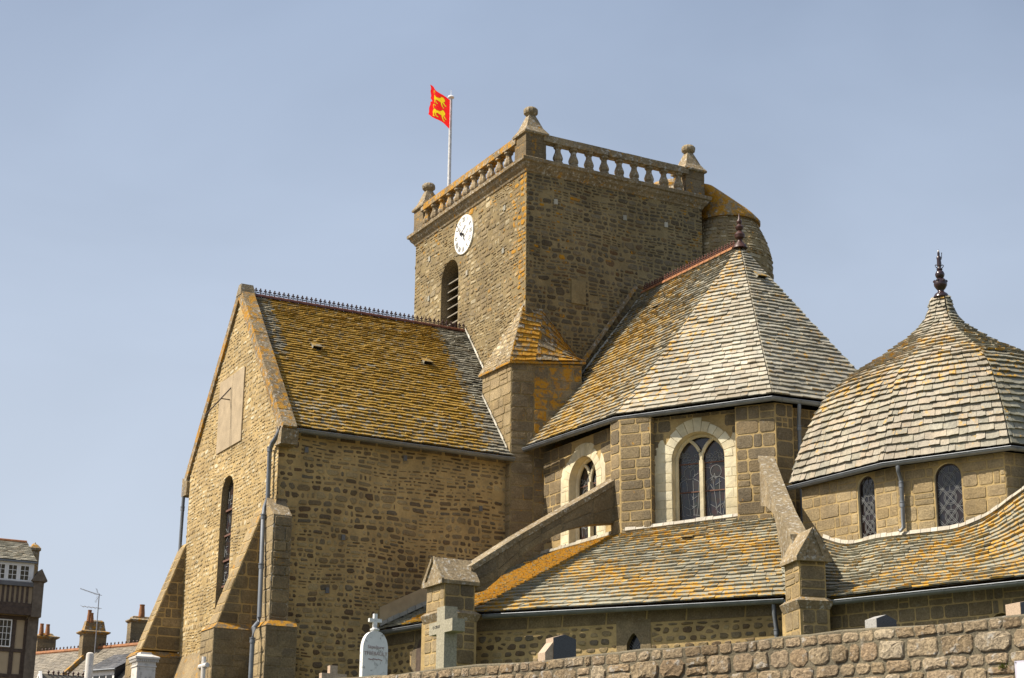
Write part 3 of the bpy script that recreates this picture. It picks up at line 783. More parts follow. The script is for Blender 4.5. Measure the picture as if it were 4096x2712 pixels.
def rail(a, b, li):
    mb = MB(); (x0, y0), (x1, y1) = a, b
    n = 9
    for i in range(n):
        p = V((x0+(x1-x0)*i/n, y0+(y1-y0)*i/n, 0)); q = V((x0+(x1-x0)*(i+1)/n, y0+(y1-y0)*(i+1)/n, 0)); dz = random.uniform(-.006, .006)
        d = (q-p).normalized()*.002; s_ = V((-d.y, d.x, 0)).normalized()*.17
        mb.hexa([p+d-s_+V((0, 0, RB+dz)), q-d-s_+V((0, 0, RB+dz)), q-d+s_+V((0, 0, RB+dz)), p+d+s_+V((0, 0, RB+dz)), p+d-s_*.94+V((0, 0, RT+dz)), q-d-s_*.94+V((0, 0, RT+dz)), q-d+s_*.94+V((0, 0, RT+dz)), p+d+s_*.94+V((0, 0, RT+dz))], rnd=random.random(), lich=li)
    mb.build('rail', 'coping', bal)
rail((XT+ins, YT+.6), (XT+ins, YT2-.6), .16); rail((XT+.6, YT+ins), (XT2-.6, YT+ins), .05)
rail((XT2-ins, YT+.6), (XT2-ins, YT2-.6), .08); rail((XT+.6, YT2-ins), (XT2-.6, YT2-ins), .08)
def pinnacle(x, y, h0=.95, sc=1.):
    p = empty('pinnacle', (x, y, 25.06), CH); c = V((x, y, 25.06)); hw = .40*sc
    mb = MB(); z0 = 25.05; n = 3
    for j in range(n):
        za, zb = z0+h0*j/n, z0+h0*(j+1)/n-.008
        mb.box((x-hw+.004*(j % 2), y-hw+.004*(j % 2), za), (x+hw-.004*(j % 2), y+hw-.004*(j % 2), zb), rnd=random.random(), lich=.07)
    mb.build('block', 'ashlar', p)
    zt = 25.05+h0
    mb = MB(); ring(mb, x, y, x, y, [(hw-.02, zt-.03), (hw+.07, zt), (hw+.08, zt+.06), (hw*.80, zt+.30), (hw*.46, zt+.66), (hw*.28, zt+.84)], rnd=.75, lich=.06)
    mb.build('spire', 'coping', p)
    mb = MB(); mb.lathe([(.11, 0), (.17, .03), (.245, .10), (.262, .17), (.255, .24), (.20, .31), (.05, .33)], (x, y, zt+.80), 24, flute=.06, nf=12, rnd=.9, lich=-.02); mb.build('ball', 'coping', p, smooth=False)
pinnacle(XT+.32, YT+.32); pinnacle(XT+.32, YT2-.32); pinnacle(XT2-.30, YT+.32); pinnacle(XT2-.32, YT2-.32)

# ---- stair turret at the far right corner and its low cap on the roof
tu = empty('stair_turret', (35.3, 49.3, GZ), CH)
cT = atY(2908, 900, 49.2); cT.z = 0
mb = MB(); mb.lathe([(1.62, 15), (1.62, 20), (1.62, 22.4), (1.6, 23.1), (1.42, 23.75), (1.24, 24.15), (1.12, 24.4), (1.10, 24.55)], cT, 22, rnd=.45, lich=.03); tuw = mb.build('turret_wall', 'mortar_tower', tu, smooth=True)
tprof = [(15, 1.62), (22.4, 1.62), (23.1, 1.6), (23.75, 1.42), (24.15, 1.24), (24.4, 1.12), (24.55, 1.10)]
def trf_(v):
    for (a, ra), (b, rb) in zip(tprof[:-1], tprof[1:]):
        if v <= b: return ra+(rb-ra)*max(0, (v-a)/(b-a))
    return tprof[-1][1]
acam = math.atan2(EYE.y-cT.y, EYE.x-cT.x)
masonry(Cyl(cT, trf_, 1.45, acam, EYE-cT), [(-2.3, 18), (2.3, 18), (2.3, 24.5), (-2.3, 24.5)], [], tuw, 'tower', seed=15, lich=lambda u, v, rg: .10*rg.random())
mb = MB(); vs = []; fs = []; tpn = V((XT2-.25, YT+.55, 0)); n = 24
for j, (r_, z, k) in enumerate(((1.08, 24.46, 0), (1.22, 24.48, 0), (1.23, 24.57, 0), (1.08, 24.80, .05), (.97, 24.98, .14), (.86, 25.16, .28), (.76, 25.36, .46), (.64, 25.62, .72))):
    c_ = V((cT.x, cT.y, 0)).lerp(tpn, k)
    for i in range(n): a = 2*math.pi*i/n; vs.append((c_.x+r_*math.cos(a), c_.y+r_*math.sin(a), z))
    if j: fs += [((j-1)*n+i, (j-1)*n+(i+1) % n, j*n+(i+1) % n, j*n+i) for i in range(n)]
fs.append(tuple(7*n+i for i in range(n)))
mb.add(vs, fs, rnd=.7, lich=.2); mb.build('turret_roof', 'coping', tu, smooth=True)
cC = atY(2690, 700, 51.6)
mb = MB(); mb.lathe([(1.15, 24.95), (1.15, 26.15), (1.3, 26.2), (1.3, 26.42), (.9, 26.7), (.3, 26.95)], (cC.x, cC.y, 0), 18, rnd=.6, lich=.14); mb.build('stair_cap', 'coping', tu, smooth=False)

# ---- corner pier with stone broach roof
pr = empty('corner_pier', (26.4, 48.4, GZ), CH)
PP = [(26.30, 50.45), (26.33, 48.48), (27.05, 48.24), (28.6, 47.78), (28.6, 50.45)]
ZE = 17.75
for i in range(3):
    f = Frame(PP[i], PP[i+1])
    pw = panel(f, [(0, BZ), (f.L, BZ), (f.L, ZE), (0, ZE)], [], pr, 'pier_face', 'mortar_tower', lich=[.02, .03, .10][i])
    masonry(f, [(0, 11), (f.L, 11), (f.L, ZE), (0, ZE)], [], pw, 'ashlar', seed=20+i, mat=['ashlar_chapel_lit', 'ashlar', 'ashlar'][i],  # sunlit left face takes the paler stone colour
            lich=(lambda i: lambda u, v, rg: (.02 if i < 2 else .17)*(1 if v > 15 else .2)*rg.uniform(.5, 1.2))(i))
eo = [V((26.20, 50.6, ZE)), V((26.22, 48.40, ZE-.02)), V((27.03, 48.13, ZE)), V((28.7, 47.68, ZE+.12))]
apA, apB = V((26.83, 48.62, 19.85)), V((27.5, 48.49, 19.72)); apC = V((26.84, 50.7, 18.6))
mb = MB(); dz = V((0, 0, -.07))
mb.add([eo[0], eo[1], apA, V((26.85, 51.2, 18.0))], [(0, 1, 2, 3)], rnd=.8, lich=.0)
mb.add([eo[1], eo[2], apB, apA], [(0, 1, 2, 3)], rnd=.5, lich=.26)
mb.add([eo[2], eo[3], V((28.9, 48.49, 18.05)), apB], [(0, 1, 2, 3)], rnd=.45, lich=.15)
for a, b in zip(eo[:-1], eo[1:]): mb.add([a, b, b+dz, a+dz], [(0, 1, 2, 3)], rnd=.3, lich=.2)
q = [e+dz for e in eo]; mb.add(q+[V((28.7, 50.6, ZE-.07))], [(4, 3, 2, 1, 0)], rnd=.3)
mb.build('broach_roof', 'coping', pr, recalc=False)
f3 = Frame3(eo[1]+V((0, 0, .0)), eo[0]-eo[1], apA-eo[1])
masonry(f3, [(0, .03), (2.0, .03), (1.2, 1.3), (.15, 2.1)], [], pr, 'gable', seed=29, kind='stone', lich=lambda u, v, rg: -.1)
def strip_rows(e0, e1, t0, t1, n, parent, rnd, li, seed):
    S = patch(e0, e1, t0, t1)
    slates(S, parent, exp0=.19, exp1=.15, wm=.34, lich=lambda c, rg: li*rg.uniform(.3, 1.2), mat='coping', seed=seed, lift=.035, bed=False, kind='stone')
strip_rows(eo[1]+V((0, 0, .02)), eo[2]+V((0, 0, .02)), apA, apB, 9, pr, .5, .32, 31)
strip_rows(eo[2]+V((0, 0, .02)), eo[3]+V((0, 0, .02)), apB, V((28.9, 48.47, 18.1)), 9, pr, .5, .24, 32)

# ---- clock
fcx = empty('clock', (XT, 53.08, 23.0), CH)
CY, CZ, CR = 53.08, 23.75, .735
def ck(y, z, d): return V((XT-d, CY+y, CZ+z))         # y to the left as seen
mb = MB(); n = 48
vs = [ck(CR*math.cos(2*math.pi*i/n), CR*math.sin(2*math.pi*i/n), .055) for i in range(n)]+[ck(CR*math.cos(2*math.pi*i/n), CR*math.sin(2*math.pi*i/n), -.02) for i in range(n)]
mb.add(vs, [tuple(range(n))]+[(i, (i+1) % n, (i+1) % n+n, i+n) for i in range(n)]); mb.build('dial', 'dial_white', fcx)
NUM = ['XII', 'I', 'II', 'III', 'IIII', 'V', 'VI', 'VII', 'VIII', 'IX', 'X', 'XI']
for h in range(12):
    a = -h*math.pi/6; rdir = (math.sin(a), math.cos(a)); tdir = (-math.cos(a), math.sin(a))   # reading direction to the right of the outward radius
    rdir = (math.sin(a), math.cos(a)); tdir = (-rdir[1], rdir[0])
    txt = NUM[h]; wds = {'I': .055, 'V': .10, 'X': .10}; tot = sum(wds[c] for c in txt); x = -tot/2; mb = MB()
    def st(xa, ra, xb, rb, w_=.02):
        A = ck(rdir[0]*ra+tdir[0]*xa, rdir[1]*ra+tdir[1]*xa, .060); B = ck(rdir[0]*rb+tdir[0]*xb, rdir[1]*rb+tdir[1]*xb, .060)
        mb.bar(A, B, w_, .006, up=V((-1, 0, 0)))
    r0, r1 = .475, .665
    for c in txt:
        xc = x+wds[c]/2
        if c == 'I': st(xc, r0, xc, r1, .018)
        if c == 'V': st(xc-.035, r1, xc, r0, .02); st(xc+.035, r1, xc, r0, .010)
        if c == 'X': st(xc-.035, r1, xc+.035, r0, .02); st(xc+.035, r1, xc-.035, r0, .010)
        x += wds[c]
    mb.build('numeral', 'black_paint', fcx)
def hand(name, ang, ln, w_, d, back, loop=False):
    a = -ang; r_ = (math.sin(a), math.cos(a)); t_ = (-r_[1], r_[0]); mb = MB()
    def pp(r, x): return ck(r_[0]*r+t_[0]*x, r_[1]*r+t_[1]*x, d)
    ex = V((-.012, 0, 0))
    if loop:
        mb.prism([pp(-back, -w_), pp(-back, w_), pp(ln-.15, w_*.8), pp(ln-.15, -w_*.8)], ex)
        for i in range(14):
            a0, a1 = 2*math.pi*i/14, 2*math.pi*(i+1)/14; c = ln-.075
            mb.prism([pp(c+.085*math.sin(a0), .05*math.cos(a0)), pp(c+.085*math.sin(a1), .05*math.cos(a1)), pp(c+.055*math.sin(a1), .026*math.cos(a1)), pp(c+.055*math.sin(a0), .026*math.cos(a0))], ex)
    else:
        mb.prism([pp(-back, -w_*1.2), pp(-back, w_*1.2), pp(0, w_*.9), pp(ln*.8, w_*.6), pp(ln*.84, w_*1.4), pp(ln, 0), pp(ln*.84, -w_*1.4), pp(ln*.8, -w_*.6), pp(0, -w_*.9)], ex)
    mb.build(name, 'black_paint', fcx)
hand('hour_hand', R(57), .40, .022, .15, .10, True); hand('minute_hand', R(324), .66, .022, .17, .18)
mb = MB(); mb.tube([ck(0, 0, .05), ck(0, 0, .20)], .045, 12); mb.build('hub', 'black_paint', fcx)

# ------------------------------------------------------------------ transept
XG = 18.44; YE, YW = 48.78, 56.95; YR = 52.82; ZR = 19.97; ZEV = 14.85
SL = (ZR-ZEV)/(YR-48.7)
tr = empty('transept', (18.44, 52.8, GZ), CH)
fg = Frame((XG, YW), (XG, 48.62)); gy = lambda y: YW-y
top_r = ZR-SL*(YR-48.62); top_l = ZR-SL*(YW-YR)
gpoly = [(0, BZ), (fg.L, BZ), (fg.L, top_r), (gy(YR), ZR+.02), (0, top_l)]
gwin = arch(gy(53.02), .56, 8.9, 13.86, 8)
gw = panel(fg, gpoly, [gwin], tr, 'gable_wall', 'mortar', rev=.24, revmat='ashlar_chapel_lit', lich=-.05, depth=None)
pan = [(gy(54.28), 14.8), (gy(51.95), 14.8), (gy(51.95), 17.25), (gy(54.28), 17.25)]
def lg(u, v, rg): return (.10 if v < 8.8 else -.06)+.16*max(0, (v-18.2)/1.8)*rg.random()
masonry(fg, [(0, 5.5), (fg.L, 5.5), (fg.L, top_r-.1), (gy(YR), ZR-.12), (0, top_l-.1)], [gwin, pan], gw, 'gable', lich=lg, seed=41)
# window surround stones, glass, bars
gwo = empty('gable_window', fg.pt(gy(53.02), 8.9), CH)
mb = MB(); mb.prism([fg.pt(u, v, -.23) for u, v in gwin], fg.n*.02); gl = mb.build('stained_glass', 'stained_glass', gwo)
for i in range(5): z = 9.5+i*.82; mb = MB(); mb.bar(fg.pt(gy(53.02)-.56, z, -.17), fg.pt(gy(53.02)+.56, z, -.17), .03, .06); mb.build('saddle_bar', 'rust', gwo)
mb = MB(); rg = random.Random(5)
for i in range(110):
    z = rg.uniform(9, 13.2); x = rg.uniform(-.5, .5); a = rg.choice([0, 1.57, rg.uniform(0, 3.1)]); l = rg.uniform(.1, .3)
    p = fg.pt(gy(53.02)+x, z, -.195); q = fg.pt(gy(53.02)+max(-.54, min(.54, x+l*math.cos(a))), z+l*math.sin(a), -.195); mb.bar(p, q, .024, .012, up=fg.n)
mb.build('lead_cames', 'lead', gwo, kind='stuff')
# sundial panel with iron gnomon
sun_p = empty('sundial_panel', fg.pt(gy(53.1), 14.8), CH)
mb = MB()
for a, b in ((54.28, 53.02), (53.0, 51.95)):
    mb.prism([fg.pt(gy(a), 14.8, -.01), fg.pt(gy(b), 14.8, -.01), fg.pt(gy(b), 17.25, -.01), fg.pt(gy(a), 17.25, -.01)], fg.n*.055)
mb.build('render_panel', 'panel_render', sun_p)
g0 = atX(930, 1545, XG); g1 = atX(820, 1662, XG-.9); gm = g0.lerp(g1, .42); g2 = atX(925, 1600, XG)
mb = MB(); mb.tube([g0, g1], .022, 6); mb.tube([gm, g2], .018, 6); mb.build('gnomon', 'iron', sun_p)
# side wall
fs_ = Frame((XG, YE), (26.5, YE))
tsw = panel(fs_, [(0, BZ), (fs_.L, BZ), (fs_.L, 14.72), (0, 14.72)], [], tr, 'side_wall', 'mortar', lich=-.05)
def lsd(u, v, rg): return -.06+(.05 if rg.random() < .08 else 0)
masonry(fs_, [(0, 5.2), (fs_.L, 5.2), (fs_.L, 14.3), (0, 14.3)], [], tsw, 'rubble', lich=lsd, seed=42, scale=.92, grad=lambda v: 1.15 if v > 11.5 else .95)
# wall-plate course of long dark stones under the gutter and quoins
rg = random.Random(3); u = .15
while u < fs_.L-.3:
    w_ = rg.uniform(.4, .75); o = [(u, 14.36), (u+w_, 14.36), (u+w_, 14.62), (u, 14.62)]
    stone_piece(fs_, o, .02, .015, rg.random()*.5, -.1, tsw, 'rubble_dark', 'stone', rg); u += w_+rg.uniform(.05, .16)
for (px, py) in ((1225, 1800), (1372, 2150), (1308, 2362), (1922, 2035), (1620, 1833)): plug(fs_, px, py, tr, 'slate_blue', .06, .09)
mb = MB(); mb.box((XG+.5, YE+.3, BZ), (26.8, YW, 14.6)); mb.build('transept_core', 'mortar', tr)
# coping on the gable: separate stones along both rakes
cpg = empty('gable_coping', fg.pt(gy(YR), ZR), CH)
rg = random.Random(9)
for side in (0, 1):
    y0, z0 = (48.30, ZR-SL*(YR-48.30)) if side == 0 else (57.34, ZR-SL*(57.34-YR)); y1, z1 = YR, ZR
    n = 9
    for i in range(n):
        a = V((0, y0+(y1-y0)*i/n, z0+(z1-z0)*i/n)); b = V((0, y0+(y1-y0)*(i+1)/n, z0+(z1-z0)*(i+1)/n)); d = (b-a).normalized()*.006; nn = V((0, -(b-a).z if side == 0 else (b-a).z, abs((b-a).y))).normalized()
        h0, h1 = -.12, .20+rg.uniform(-.012, .012); mb = MB()
        mb.hexa([V((XG-.09, 0, 0))+a+d+nn*h0, V((XG+.40, 0, 0))+a+d+nn*h0, V((XG+.40, 0, 0))+b-d+nn*h0, V((XG-.09, 0, 0))+b-d+nn*h0,
                 V((XG-.07, 0, 0))+a+d+nn*h1, V((XG+.38, 0, 0))+a+d+nn*h1, V((XG+.38, 0, 0))+b-d+nn*h1, V((XG-.07, 0, 0))+b-d+nn*h1], rnd=rg.random(), lich=.10+.09*rg.random())
        mb.build('coping_stone', 'coping', cpg)
mb = MB(); mb.hexa([(XG-.1, YR-.24, ZR-.05), (XG+.42, YR-.24, ZR-.05), (XG+.42, YR+.24, ZR-.05), (XG-.1, YR+.24, ZR-.05), (XG-.06, YR-.12, ZR+.34), (XG+.36, YR-.12, ZR+.34), (XG+.36, YR+.12, ZR+.34), (XG-.06, YR+.12, ZR+.34)], rnd=.9); mb.build('saddle_stone', 'coping', cpg)
for yk in (48.42, 57.2):
    mb = MB(); zk = ZR-SL*(YR-48.35); mb.hexa([(XG-.1, yk-.2, zk-.48), (XG+.45, yk-.2, zk-.48), (XG+.45, yk+.3, zk-.48), (XG-.1, yk+.3, zk-.48), (XG-.1, yk-.24, zk-.02), (XG+.45, yk-.24, zk-.02), (XG+.45, yk+.3, zk+.18), (XG-.1, yk+.3, zk+.18)], rnd=.2); mb.build('kneeler', 'coping', cpg)
# roof
trf = empty('transept_roof', (22.6, YR, 14.8), CH)
ye0 = 48.46; ze0 = ZR-SL*(YR-ye0)
def lich_t(c, rg):
    b = .265+.05*rg.uniform(-1, 1)
    if c.x > 26.0-.35*((c.z-14.6)/5.4): b = -.12
    elif c.x > 25.5: b -= .10
    if c.x < 19.4 and c.z > 17.5: b -= .16
    if c.z < 15.7: b -= .05
    return b
slates(patch((XG+.36, ye0, ze0), (26.83, ye0, ze0), (XG+.36, YR, ZR), (26.83, YR, ZR)), trf, exp0=.17, exp1=.107, wm=.26, lich=lich_t, seed=51, lift=.05, mat='slate_transept')
slates(patch((26.83, 57.2, ZR-SL*(57.2-YR)), (XG+.36, 57.2, ZR-SL*(57.2-YR)), (26.83, YR, ZR), (XG+.36, YR, ZR)), trf, exp0=.3, exp1=.3, wm=.5, lich=lambda c, rg: .1, seed=52, bed=True)
nT = V((0, -SL, 1)).normalized()
flashing([V((26.80, 50.5, ZR-SL*(YR-50.5)+.06)), V((26.80, YR-.05, ZR+.05))], (0, 0, 1), (-.8, -.4, .4), trf, size=.24, hgt=.10, rndr=(.1, .7))
flashing([V((26.27, 48.6, ZR-SL*(YR-48.6)+.06)), V((26.25, 50.35, ZR-SL*(YR-50.35)+.06))], (0, 0, 1), (-.8, -.4, .4), trf, seed=4, size=.24, hgt=.10, rndr=(.1, .7))
# ridge tiles with crest
def ridge_tile_mesh(dirv, ln, dark):
    d = V(dirv).normalized(); s_ = V((-d.y, d.x, 0)); mb = MB(); n = 7; vs = []
    for e in (0, ln-.008):
        for j in range(n):
            a = math.pi*j/(n-1); vs.append(d*e+s_*math.cos(a)*.13+V((0, 0, math.sin(a)*.13-.06)))
    mb.add(vs, [(j, j+1, j+1+n, j+n) for j in range(n-1)], mi=0)
    vs2 = []
    for e in (ln-.05, ln-.002):
        for j in range(n):
            a = math.pi*j/(n-1); vs2.append(d*e+s_*math.cos(a)*.14+V((0, 0, math.sin(a)*.14-.06)))
    mb.add(vs2, [(j, j+1, j+1+n, j+n) for j in range(n-1)], mi=0)
    for c in (.26, .74):
        p = d*ln*c+V((0, 0, .06)); w_ = .016
        mb.bar(p, p+V((0, 0, .17)), .03, .03, up=V((1, 0, 0)), mi=1)
        for off, z, r_ in ((-.055, .06, .026), (.055, .06, .026), (-.04, .13, .026), (.04, .13, .026), (0, .19, .03)):
            q = p+d*off+V((0, 0, z)); mb.lathe([(.004, -r_), (r_, -r_*.3), (r_, r_*.4), (.004, r_*1.2)], q, 6, mi=1)
    return mb
def ridge_line(p, q, n, parent, mats):
    p, q = V(p), V(q); ln = (q-p).length/n; mb = ridge_tile_mesh(q-p, ln, False); me, _ = mb.mesh('ridge_tile', mats, origin=V((0, 0, 0)))
    for i in range(n):
        o = bpy.data.objects.new('ridge_tile', me); link(o, p.lerp(q, i/n), parent)
ridge_line((XG+.42, YR, ZR+.04), (26.83, YR, ZR+.04), 24, trf, ['terracotta_dark', 'crest_dark'])
pv = V((0, YR, ZR))
for (px, py) in ((1265, 1402), (1708, 1462)):
    vent(atPl(px, py, pv, nT), (1, 0, 0), (0, 1, SL), nT, trf)
gut_t = gutter([(XG-.12, 48.42, ze0-.085), (26.42, 48.42, ze0-.085)], trf)
# buttresses of the gable
def raking(name, y0, y1, parent, zt=12.15, zb=8.6, xo=17.12, xpl=16.98, seed=60, lich=.06):
    mb = MB(); prof = [(XG+.05, zt+.12), (XG-.05, zt), (xo, zb), (XG+.05, zb)]
    mb.prism([V((x, y0, z)) for x, z in prof], V((0, y1-y0, 0)), rnd=.5, lich=-.05)
    b = mb.build(name, 'mortar', parent)
    fr = Frame((xo, y0), (XG, y0), n=(0, -1, 0)); prof2 = [(0.02, zb+.02), (XG-xo-.02, zb+.02), (XG-xo-.02, zt-.05)]
    masonry(fr, prof2, [], b, 'ashlar', seed=seed, lich=lambda u, v, rg: .05*rg.random()-.03)
    o = V((xo, y0, zb)); f3 = Frame3(o, (0, 1, 0), (XG-.05-xo, 0, zt-zb)); ln = math.hypot(XG-.05-xo, zt-zb)
    masonry(f3, [(0, 0), (y1-y0, 0), (y1-y0, ln), (0, ln)], [], b, 'ashlar', seed=seed+1, mat='ashlar_chapel_lit', lich=lambda u, v, rg: .09*rg.random())  # sunny raking top coloured paler than the shaded side
    return b
bt = empty('gable_buttress', (17.2, 49.9, GZ), CH); raking('raking_shaft', 49.50, 50.25, bt)
def plinth(x0, y0, x1, y1, zt, parent, seed, slope=.18, lich=.18):
    mb = MB(); ring(mb, x0, y0, x1, y1, [(0, BZ), (0, zt-slope)], cap=False, rnd=.5)
    i = .16; mb.add([(x0-.02, y0-.02, zt-slope), (x1, y0-.02, zt-slope), (x1, y1, zt-slope), (x0-.02, y1, zt-slope), (x0+i, y0+i, zt), (x1, y0+i, zt), (x1, y1-.02, zt), (x0+i, y1-.02, zt)], [(0, 1, 5, 4), (1, 2, 6, 5), (2, 3, 7, 6), (3, 0, 4, 7), (4, 5, 6, 7)], rnd=.4, lich=lich)
    b = mb.build('plinth', 'ashlar', parent)
    for (P0, P1, nn) in (((x0, y0), (x1, y0), (0, -1, 0)), ((x0, y1), (x0, y0), (-1, 0, 0))):
        fr = Frame(P0, P1, n=nn); masonry(fr, [(0.02, BZ+.3), (fr.L-.02, BZ+.3), (fr.L-.02, zt-slope-.03), (0.02, zt-slope-.03)], [], b, 'ashlar', seed=seed, mat='ashlar' if nn[1] else 'ashlar_chapel_lit', lich=lambda u, v, rg: -.02); seed += 1  # lit side in the paler stone, shaded front in the darker
plinth(16.98, 49.30, XG+.2, 50.45, 8.62, bt, 64)
bt3 = empty('gable_buttress', (17.2, 57.2, GZ), CH); raking('raking_shaft', 56.86, 57.55, bt3, seed=70); plinth(16.9, 56.72, XG+.2, 57.75, 8.55, bt3, 74)
bt2 = empty('side_buttress', (18.6, 47.9, GZ), CH)
x0, x1, y0 = 18.22, 18.80, 48.12
mb = MB(); mb.hexa([(x0, y0, 8.4), (x1, y0, 8.4), (x1, YE+.05, 8.4), (x0, YE+.05, 8.4), (x0, y0+.05, 11.75), (x1, y0+.05, 11.75), (x1, YE+.05, 12.35), (x0, YE+.05, 12.35)], rnd=.5)
b2 = mb.build('shaft', 'coping', bt2)
for (P0, P1, nn, mt_) in (((x0, y0), (x1, y0), (0, -1, 0), 'ashlar'), ((x0, YE), (x0, y0), (-1, 0, 0), 'ashlar_chapel_lit')):  # sun and shade put into two stone colours, one per face
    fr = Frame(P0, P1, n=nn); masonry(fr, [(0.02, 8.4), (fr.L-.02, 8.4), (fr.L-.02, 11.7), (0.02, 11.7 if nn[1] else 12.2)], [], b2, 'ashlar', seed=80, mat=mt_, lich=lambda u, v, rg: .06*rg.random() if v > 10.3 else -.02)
plinth(18.02, 47.80, 18.98, YE+.1, 8.6, bt2, 84)
# battered base course of the gable
mb = MB(); mb.hexa([(XG-.42, 50.4, BZ), (XG+.1, 50.4, BZ), (XG+.1, 56.9, BZ), (XG-.42, 56.9, BZ), (XG-.40, 50.4, 7.2), (XG+.1, 50.4, 8.7), (XG+.1, 56.9, 8.7), (XG-.40, 56.9, 7.2)], rnd=.5, lich=.06); mb.build('base_batter', 'ashlar_chapel_lit', tr)
dpp = [(XG-.05, 48.42, ze0-.15)]+[atX(px, py, XG-o) for px, py, o in ((1108, 1745, .10), (1090, 1770, .13), (1079, 1800, .15), (1071, 1995, .16), (1058, 2031, .22), (1053, 2070, .30), (1037, 2470, .42), (1031, 2492, .50), (1014, 2512, .66), (1010, 2565, .70))]
dpp.append((dpp[-1].x, dpp[-1].y, BZ))
downpipe(dpp, CH, r=.07, collars=[dpp[3], dpp[6], V(dpp[6]).lerp(dpp[7], .5), dpp[10]])
downpipe([(XG-.05, 57.3, 14.25), (XG-.05, 57.4, 13.9), (XG-.05, 57.42, 12.2), (XG-.05, 57.42, BZ)], CH, r=.06, collars=[(XG-.05, 57.42, 13.5)])
# ------------------------------------------------------------------ choir
ZC = 14.9
ea, eb, ec, ed = [atZ(px, py, ZC) for px, py in ((2093, 1790), (2465, 1660), (3090, 1575), (3583, 1640))]
ea = V((26.85, 48.45, ZC))
RX = 31.5; rA = V((RX, YT, 21.1)); ap = atX(2960, 988, RX)
rA.z = ap.z+.05
ee = V((35.9, 43.4, ZC)); ef = V((36.1, 48.45, ZC))
co = empty('choir', (31.5, 43, GZ), CH)
wb = V((27.48, 43.3, 0)); wc = V((30.12, 39.5, 0)); wa = V((27.38, 48.4, 0)); wdv = V((33.75, 39.2, 0)); we = V((35.5, 43.4, 0))
ZT = 14.72
f_side = Frame(wa, wb); f_bc = Frame(wb, wc); f_cd = Frame(wc, wdv)
SILL = 11.30
yw = 45.78
hs = arch((wa-V((27.38, yw, 0))).length, .80, SILL, 14.12, 12); hb = arch(2.27, .82, SILL, 14.16, 12)
w_side = panel(f_side, [(0, 8), (f_side.L, 8), (f_side.L, ZT), (0, ZT)], [hs], co, 'choir_wall', 'mortar', rev=.42, revmat='limestone', lich=-.1)
w_bc = panel(f_bc, [(0, 8), (f_bc.L, 8), (f_bc.L, ZT), (0, ZT)], [hb], co, 'choir_wall', 'mortar', rev=.42, revmat='limestone', lich=-.1)
w_cd = panel(f_cd, [(0, 8), (f_cd.L, 8), (f_cd.L, ZT), (0, ZT)], [], co, 'choir_wall', 'mortar', lich=-.1)
def voussoirs(fr, uc, hw, zs, r1, n, parent, seed):
    rg = random.Random(seed)
    for i in range(n):
        a0, a1 = math.pi*i/n+.004, math.pi*(i+1)/n-.004; ro = r1*rg.uniform(.93, 1.1); o = []
        for a in (a0, (a0+a1)/2, a1): o.append((uc+(hw+.005)*math.cos(a), zs+(hw+.005)*math.sin(a)))
        for a in (a1, (a0+a1)/2, a0): o.append((uc+ro*math.cos(a), zs+ro*math.sin(a)))
        stone_piece(fr, o, .02, .006, rg.random(), -.2, parent, 'limestone', 'block', rg)
def lime_jambs(fr, uc, hw, zb, zs, wd_, parent, seed):
    rg = random.Random(seed)
    for sgn in (-1, 1):
        z = zb
        while z < zs-.05:
            h = min(rg.uniform(.24, .34), zs-z); x = 0.
            cuts = [0, wd_*rg.uniform(.4, .75), wd_] if rg.random() < .6 else [0, wd_*rg.uniform(.8, 1.05)]
            for a, b in zip(cuts[:-1], cuts[1:]):
                us = sorted((uc+sgn*(hw+.006+a), uc+sgn*(hw+b))); o = [(us[0]+.004, z+.004), (us[1]-.004, z+.004), (us[1]-.004, z+h-.004), (us[0]+.004, z+h-.004)]
                stone_piece(fr, o, .018, .005, rg.random(), -.2, parent, 'limestone', 'block', rg)
            z += h
def lime_back(fr, uc, hw, zb, zt, wd_, parent):
    for sgn in (-1, 1):
        us = sorted((uc+sgn*(hw+.001), uc+sgn*(hw+wd_))); mb = MB()
        mb.prism([fr.pt(us[0], zb-.04, -.004), fr.pt(us[1], zb-.04, -.004), fr.pt(us[1], zt-hw+.35, -.004), fr.pt(uc+sgn*(hw+.30), zt-hw+.75, -.004) if sgn > 0 else fr.pt(us[1]-.0, zt-hw+.35, -.004), fr.pt(us[0], zt-hw+.02, -.004)] if sgn > 0 else
                 [fr.pt(us[1], zb-.04, -.004), fr.pt(us[0], zb-.04, -.004), fr.pt(us[0], zt-hw+.35, -.004), fr.pt(uc-hw-.30, zt-hw+.75, -.004), fr.pt(us[1], zt-hw+.02, -.004)], fr.n*.012, rnd=.4, lich=-.2)
        mb.build('limestone_surround', 'limestone', parent)
